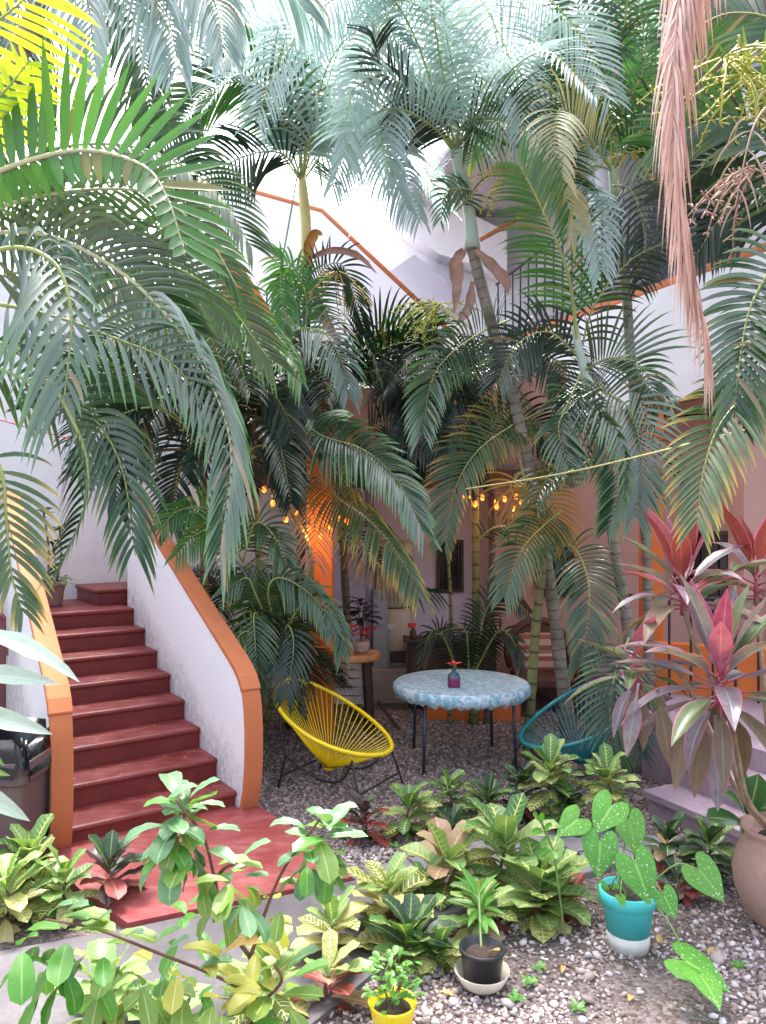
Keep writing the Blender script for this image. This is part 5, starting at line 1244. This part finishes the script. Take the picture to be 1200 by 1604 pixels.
cluster(A[-1], 22, 'sh_pale sh_pale sh_pale sh_green', .118, .05); cluster(A[-1] + V3((.02, .02, -.03)), 12, 'sh_lime sh_pale', .115, .04, bias=(0, 0, -.6))
cluster(A[10], 6, 'sh_lime sh_pale', .11, .04, bias=(0, 0, -.5)); cluster(A[7], 5, 'sh_lime', .1, .04, bias=(0, 0, -.5))
cluster(E_[-1], 12, 'sh_pale sh_pale sh_lime', .095, .04); cluster(E_[-1], 6, 'sh_lime', .11, .04, bias=(0, 0, -.7))
cluster(B_[-1], 18, 'sh_pale sh_green sh_pale', .115, .05); cluster(B_[-1] + V3((.01, 0, -.02)), 9, 'sh_green sh_lime', .12, .04, bias=(0, 0, -.6))
cluster(B_[7], 4, 'sh_lime sh_yellow', .11, .03, bias=(0, 0, -.4)); cluster(B_[3], 4, 'sh_yellow sh_lime', .11, .03, bias=(0, 0, -.4))
for i, (k, mt) in enumerate(((13, 'sh_green'), (12, 'sh_green sh_lime'), (10, 'sh_lime sh_green'), (8, 'sh_lime'), (6, 'sh_lime sh_yellow'), (4, 'sh_lime sh_yellow'), (2, 'sh_lime'))):
    cluster(C_[k], 7, mt, .118, .06, bias=(0, 0, -.55)); cluster(C_[k] + V3((0, -.03, .01)), 2, 'sh_pale', .09, .02)
cluster(D_[-1], 14, 'sh_pale sh_lime sh_yellow', .118, .06); cluster(D_[7], 9, 'sh_lime sh_green', .118, .06, bias=(0, 0, -.4))
cluster(at(335, 1545, 2.2), 8, 'sh_lime sh_yellow', .12, .06, bias=(0, 0, -.4)); cluster(at(330, 1510, 2.15), 4, 'sh_orange sh_lime sh_yellow', .115, .06)
cluster(at(290, 1425, 2.45), 7, 'sh_green', .085, .03); cluster(at(330, 1500, 2.5), 7, 'sh_green', .08, .04)

# ---- cordyline in the clay urn
cr_ = thing('cordyline', UP + V3((0, 0, .45)), 'purple grey cordyline with pink edged straps growing from the terracotta urn', 'cordyline')
CT = UP + V3((-.02, 0, .45))
def stalk(pts, r=.013): P = catmull(pts, 16); b = MB(); b.tube(P, [r * (1 + .12 * math.cos(i * 2.4)) for i in range(16)], 8); b.build('stem', M['co_wood'], cr_, smooth=True)
def rosette(c, n, L, top=('co_pink', 'co_green'), mid=('co_grey', 'co_grey', 'co_green'), low=('co_olive', 'co_grey'), axis=(0, 0, 1), el0=78, el1=-45):
    c = V3(c); b = MB(); ax = V3(axis).normalized(); b.tube([c - ax * .16, c + ax * .05], [.018, .010], 8); b.build('growing_tip', M['co_stalk'], cr_, smooth=True)
    for i in range(n):
        f = (i + .5) / n; a = i * 2.39996 + rnd(-.25, .25); el = R(el0 + (el1 - el0) * f + rnd(-9, 9))
        dr = V3((math.cos(a) * math.cos(el), math.sin(a) * math.cos(el), math.sin(el))) + ax * .1
        p = c + ax * (.04 - .17 * f); mt = random.choice(top if f < .28 else (mid if f < .72 else low))
        ll = L * rnd(.82, 1.12) * (.8 + .25 * math.sin(math.pi * f)); cu = (.15, .55, 1.05)[0 if f < .3 else random.choice((1, 1, 2))]
        place_leaf(cr_, p, dr, ll, 'cordy', mt, cu, fold=.35, wave=.06, var=i % 3)
        b = MB(); q = p + dr.normalized() * ll * .22; b.tube([p, q], [.006, .0045], 5); b.build('petiole', M['co_stalk'], cr_, smooth=True)
hA, hB, hC, hD = at(1070, 920, 4.35), at(1128, 1062, 3.85), at(992, 1040, 4.35), at(1185, 905, 4.5)
stalk([CT, at(1165, 1250, 4.0), at(1120, 1080, 4.2), at(1085, 1000, 4.3), hA - V3((0, 0, .1))])
stalk([CT + V3((.05, -.03, 0)), at(1175, 1260, 3.95), at(1150, 1150, 3.9), hB - V3((0, 0, .1))])
stalk([CT + V3((-.03, .03, 0)), at(1150, 1230, 4.1), at(1070, 1060, 4.2), at(1020, 1050, 4.3), hC - V3((0, 0, .03))], .012)
stalk([CT + V3((.08, .03, 0)), at(1210, 1200, 4.3), at(1195, 1050, 4.4), hD - V3((0, 0, .1))])
rosette(hA, 24, .56, top=('co_pink', 'co_pink', 'co_red'), mid=('co_grey', 'co_grey', 'co_red', 'co_green'), el0=82, el1=-15)
rosette(hB, 30, .58, top=('co_pink', 'co_green', 'co_grey'), el0=82, el1=-55)
rosette(hC, 16, .46, top=('co_pink', 'co_green'), el0=70, el1=-75, axis=(-.3, -.2, 1))
rosette(hD, 20, .52, top=('co_pink', 'co_red'), el0=78, el1=-20)
for px, py, tx, ty, L in ((1100, 1100, 1085, 1340, .5), (1075, 1110, 1060, 1230, .42), (1120, 1120, 1130, 1320, .5), (1000, 1070, 985, 1170, .38), (1030, 1080, 1050, 1190, .4)):
    p = at(px, py, 3.9); q = at(tx, ty, 3.85); place_leaf(cr_, p, q - p, L, 'cordy', random.choice(('co_olive', 'co_grey', 'co_olive')), .2, zh=(-.2, -1, .2), fold=.35)

# ---- dumb cane beside the urn
dm = thing('dumb_cane', (1.95, 4.35, 0), 'glossy dark green dumb cane beside the urn', 'plant')
for px, py, tx, ty, L, m in ((1165, 1290, 1105, 1270, .26, 'dief'), (1168, 1270, 1160, 1190, .28, 'dief'), (1172, 1280, 1200, 1180, .26, 'dief'), (1175, 1270, 1215, 1260, .24, 'dief'), (1165, 1275, 1140, 1230, .2, 'sh_green')):
    p = at(px, py, 4.3); q = at(tx, ty, 4.2); place_leaf(dm, p, q - p, L, 'ovate', m, .35, zh=(0, -.6, 1), fold=.35)
for px in (1163, 1170, 1176):
    q = at(px, 1280, 4.3); b = MB(); b.tube([(q.x + .02, 4.35, 0), q], .012, 6); b.build('stem', M['stem_green'], dm, smooth=True)

# ---- caladium
def heart():
    half = [(.0, .0), (.07, -.16), (.18, -.31), (.33, -.36), (.46, -.27), (.53, -.07), (.53, .12), (.48, .30), (.39, .48), (.27, .66), (.14, .84), (.0, 1.0)]
    vs = []; uv = []; fs = []
    for sgn in (-1, 1):
        o = len(vs)
        for i, (x, y) in enumerate(half):
            my = max(0, y) * .98 if y > 0 else 0
            for c in (0, .5, 1):
                X = x * c * sgn; Y = my + (y - my) * c
                Z = .22 * abs(X) - .35 * max(0, Y) ** 2 * .6 - .25 * (X * X) * 1.6 + .02 * math.sin(i * 1.9 + sgn) * c - .15 * min(0, Y) ** 2
                vs.append((X, Y, Z)); uv.append((.5 + .5 * c * sgn * (1 if 0 < i < 11 else 0), (y + .33) / 1.33))
        for i in range(len(half) - 1):
            for c in range(2):
                a = o + i * 3 + c; q = (a, a + 1, a + 4, a + 3); fs.append(q if sgn > 0 else q[::-1])
    b = MB(); b.add(vs, fs, uv); return b.mesh('leaf', M['caladium'], True)
HM = heart()
cl_ = thing('caladium', TP + V3((0, 0, .27)), 'bright green caladium with white speckled heart leaves in the teal pot', 'caladium')
for px, py, d, tx, ty, L in ((905, 1283, 3.75, -60, 25, .20), (958, 1262, 3.8, -45, 40, .24), (985, 1285, 3.9, 10, 60, .24), (940, 1318, 3.7, -12, 60, .24), (995, 1352, 3.62, 20, 60, .27), (1040, 1402, 3.62, 18, 40, .16), (1095, 1362, 3.75, 40, 45, .25), (972, 1405, 3.7, 5, 25, .07), (955, 1395, 3.9, -10, 50, .18)):
    c = at(px, py, d); tip = V3((tx * .01, -.35, -ty * .01)).normalized()
    link('leaf', HM, cl_, basis(c, tip, V3((rnd(-.15, .15), -.75, .65)), L * .68))
    base = TP + V3((rnd(-.04, .04), rnd(-.04, .04), .26))
    b = MB(); b.tube(catmull([base, base.lerp(c, .6) + V3((0, 0, .08)), c], 8), .0045, 6); b.build('leaf_stalk', M['stem_green'], cl_, smooth=True)
c = at(1072, 1505, 3.42); base = TP + V3((.08, -.04, .26))
b = MB(); b.tube(catmull([base, at(1045, 1440, 3.7), at(1068, 1485, 3.5), c], 10), .005, 6); b.build('leaf_stalk', M['stem_green'], cl_, smooth=True)
link('leaf', HM, cl_, basis(c, (.5, -.35, -.12), (0, -.25, 1), .20)); link('leaf', HM, cl_, basis(at(1098, 1530, 3.3), (.1, -.5, -.1), (.3, -.25, 1), .15))
# ---- plants in the small pots
yp = thing('boxwood_sprig', YP + V3((0, 0, .12)), 'small dense green sprig in the yellow pot', 'plant')
for i in range(90):
    a = rnd(0, 6.28); r = rnd(.02, .10) ; z = rnd(.03, .19); p = YP + V3((r * math.cos(a), r * math.sin(a), .12 + z)); e = rnd(-.2, 1.1)
    place_leaf(yp, p, (math.cos(a) * math.cos(e), math.sin(a) * math.cos(e), math.sin(e)), rnd(.035, .05), 'ovate', 'sh_green', .3, fold=.3, wid=1.3)
for i in range(7): b = MB(); b.tube([YP + V3((rnd(-.02, .02), rnd(-.02, .02), .10)), YP + V3((rnd(-.07, .07), rnd(-.07, .07), .28))], .003, 5); b.build('stem', M['stem'], yp)
cs = thing('citrus_seedling', ground(885, 1470), 'glossy green citrus seedling standing above the netted croton', 'plant')
b = MB(); g_ = ground(885, 1470); tp_ = at(868, 1335, 3.9); b.tube([g_, tp_, at(845, 1280, 3.9)], .006, 6); b.build('stem', M['stem_green'], cs)
for px, py, tx, ty in ((845, 1285, 832, 1265), (850, 1300, 825, 1305), (852, 1300, 868, 1285), (856, 1315, 848, 1325), (860, 1330, 835, 1345), (862, 1330, 872, 1345), (848, 1290, 850, 1262)):
    p = at(px, py, 3.9); q = at(tx, ty, 3.8); place_leaf(cs, p, q - p, .085, 'ovate', 'sh_green', .3, zh=(0, -.7, .7))
bp_ = thing('oleander_sprig', BP2 + V3((0, 0, .13)), 'narrow leaved green sprig rising behind the black pot', 'plant')
tp_ = at(750, 1400, 3.75); b = MB(); b.tube([BP2 + V3((0, .02, .13)), tp_], .006, 6); b.build('stem', M['stem_green'], bp_)
for i in range(14):
    a = i * 2.4; e = rnd(-.1, 1.1); place_leaf(bp_, tp_ - V3((0, 0, rnd(0, .1))), (math.cos(a) * math.cos(e), math.sin(a) * math.cos(e), math.sin(e)), rnd(.13, .19), 'lance', 'sh_green', .3, wid=.75)
dl = MB(); link_ = place_leaf(blk, BP2 + V3((.03, -.03, .16)), (.3, -.5, .5), .08, 'ovate', 'sh_orange', .4, name='fallen_leaf')
# landing pot plant
lpp = thing('jade_plant', LP + V3((0, 0, .22)), 'small leafy plant with two bare dark stems in the landing pot', 'plant')
for i in range(70):
    a = rnd(0, 6.28); r = rnd(.02, .17); p = LP + V3((r * math.cos(a), r * math.sin(a), .24 + rnd(0, .07) - max(0, r - .12) * .8)); e = rnd(-.4, .9)
    place_leaf(lpp, p, (math.cos(a) * math.cos(e), math.sin(a) * math.cos(e), math.sin(e)), rnd(.05, .08), 'ovate', 'cr_deep' if i % 3 else 'sh_green', .3, wid=1.2)
for dx, h in ((-.05, .72), (.04, .55), (.0, .4)):
    q = LP + V3((dx, 0, .22)); t_ = q + V3((dx * .8, 0, h)); b = MB(); b.tube(catmull([q, q.lerp(t_, .5) + V3((.03, 0, 0)), t_], 8), .009, 6); b.build('stem', M['stem'], lpp, smooth=True)
    for i in range(11): a = i * 2.4; e = rnd(0, .9); place_leaf(lpp, t_, (math.cos(a) * math.cos(e), math.sin(a) * math.cos(e), math.sin(e)), rnd(.09, .13), 'ovate', 'cr_deep', .4)
# big pale leaves reaching in at the left edge
bl = thing('broad_leaf_plant', (-1.42, 2.45, 0), 'plant with long whitish leaves reaching in before the brown bin', 'plant')
for (sx, sy, tx, ty, L, m, d, zz) in ((-60, 985, 128, 1032, .42, 'bigleaf', 2.4, (0, -.4, 1)), (-60, 1055, 82, 1058, .36, 'bigleaf', 2.35, (0, -.8, .6)), (-70, 1110, 74, 1140, .36, 'bigleaf', 2.3, (.2, -.8, .5)), (-80, 1215, 44, 1280, .34, 'bigleaf', 2.3, (.3, -.8, .5)), (-70, 1200, 10, 1210, .22, 'sh_lime', 2.3, (.3, -.8, .5)), (-60, 1150, 6, 1195, .2, 'sh_green', 2.4, (.3, -.8, .5))):
    p = at(sx, sy, d); q = at(tx, ty, d); place_leaf(bl, p, q - p, (q - p).length * 1.04, 'lance', m, .45, zh=zz, fold=.3, wave=.1, wid=.62)
    b = MB(); b.tube(catmull([(-1.42, 2.45, p.z - .25), (-1.40, d, p.z - .1), p], 6), .006, 5); b.build('leaf_stalk', M['stem_green'], bl)
b = MB(); b.tube([(-1.42, 2.45, 0), (-1.42, 2.45, 1.85)], .016, 6); b.build('stem', M['stem'], bl)
# weeds and fallen leaves on the gravel
for i, (px, py) in enumerate(((830, 1545), (808, 1572), (845, 1520), (905, 1585), (1155, 1520), (985, 1470), (620, 1330))):
    g_ = ground(px, py); wd_ = thing('weed', g_, 'tiny green weed sprouting in the gravel', 'weed', 'weeds in the gravel')
    for k in range(7): a = k * .9 + rnd(-.3, .3); place_leaf(wd_, g_ + V3((0, 0, .012)), (math.cos(a), math.sin(a), rnd(.3, .9)), rnd(.03, .055), 'ovate', 'sh_green', .4)
for i, (px, py) in enumerate(((1030, 1470), (880, 1530), (1010, 1440), (690, 1560), (985, 1575), (480, 1330), (650, 1335), (1120, 1490))):
    g_ = ground(px, py) + V3((0, 0, .02)); o = link('fallen_leaf', leafmesh('ovate', 'sh_orange', .8), None, basis(g_, (rnd(-1, 1), rnd(-1, 1), .1), (rnd(-.3, .3), rnd(-.3, .3), 1), rnd(.05, .09)))
    tag(o, 'dry orange brown leaf lying on the gravel', 'fallen leaf', 'fallen leaves on the gravel')

# dust, petals and leaf bits on the treads
b = MB()
for i in range(70):
    k = random.randint(2, 8); u = RUN * (k - 1) + rnd(.03, RUN * .95); p = sp(u, rnd(.03, WID - .05), RISE * k + .003); a = rnd(0, 6.28); s = rnd(.006, .014)
    b.add([p + V3((math.cos(a) * s, math.sin(a) * s, 0)), p + V3((-math.sin(a) * s * .5, math.cos(a) * s * .5, .002)), p + V3((-math.cos(a) * s, -math.sin(a) * s, 0)), p + V3((math.sin(a) * s * .5, -math.cos(a) * s * .5, .002))], [(0, 1, 2, 3)])
tag(stuff(b.build('leaf_litter', M['slat'])), 'pale leaf bits scattered on the red treads', 'leaf litter')
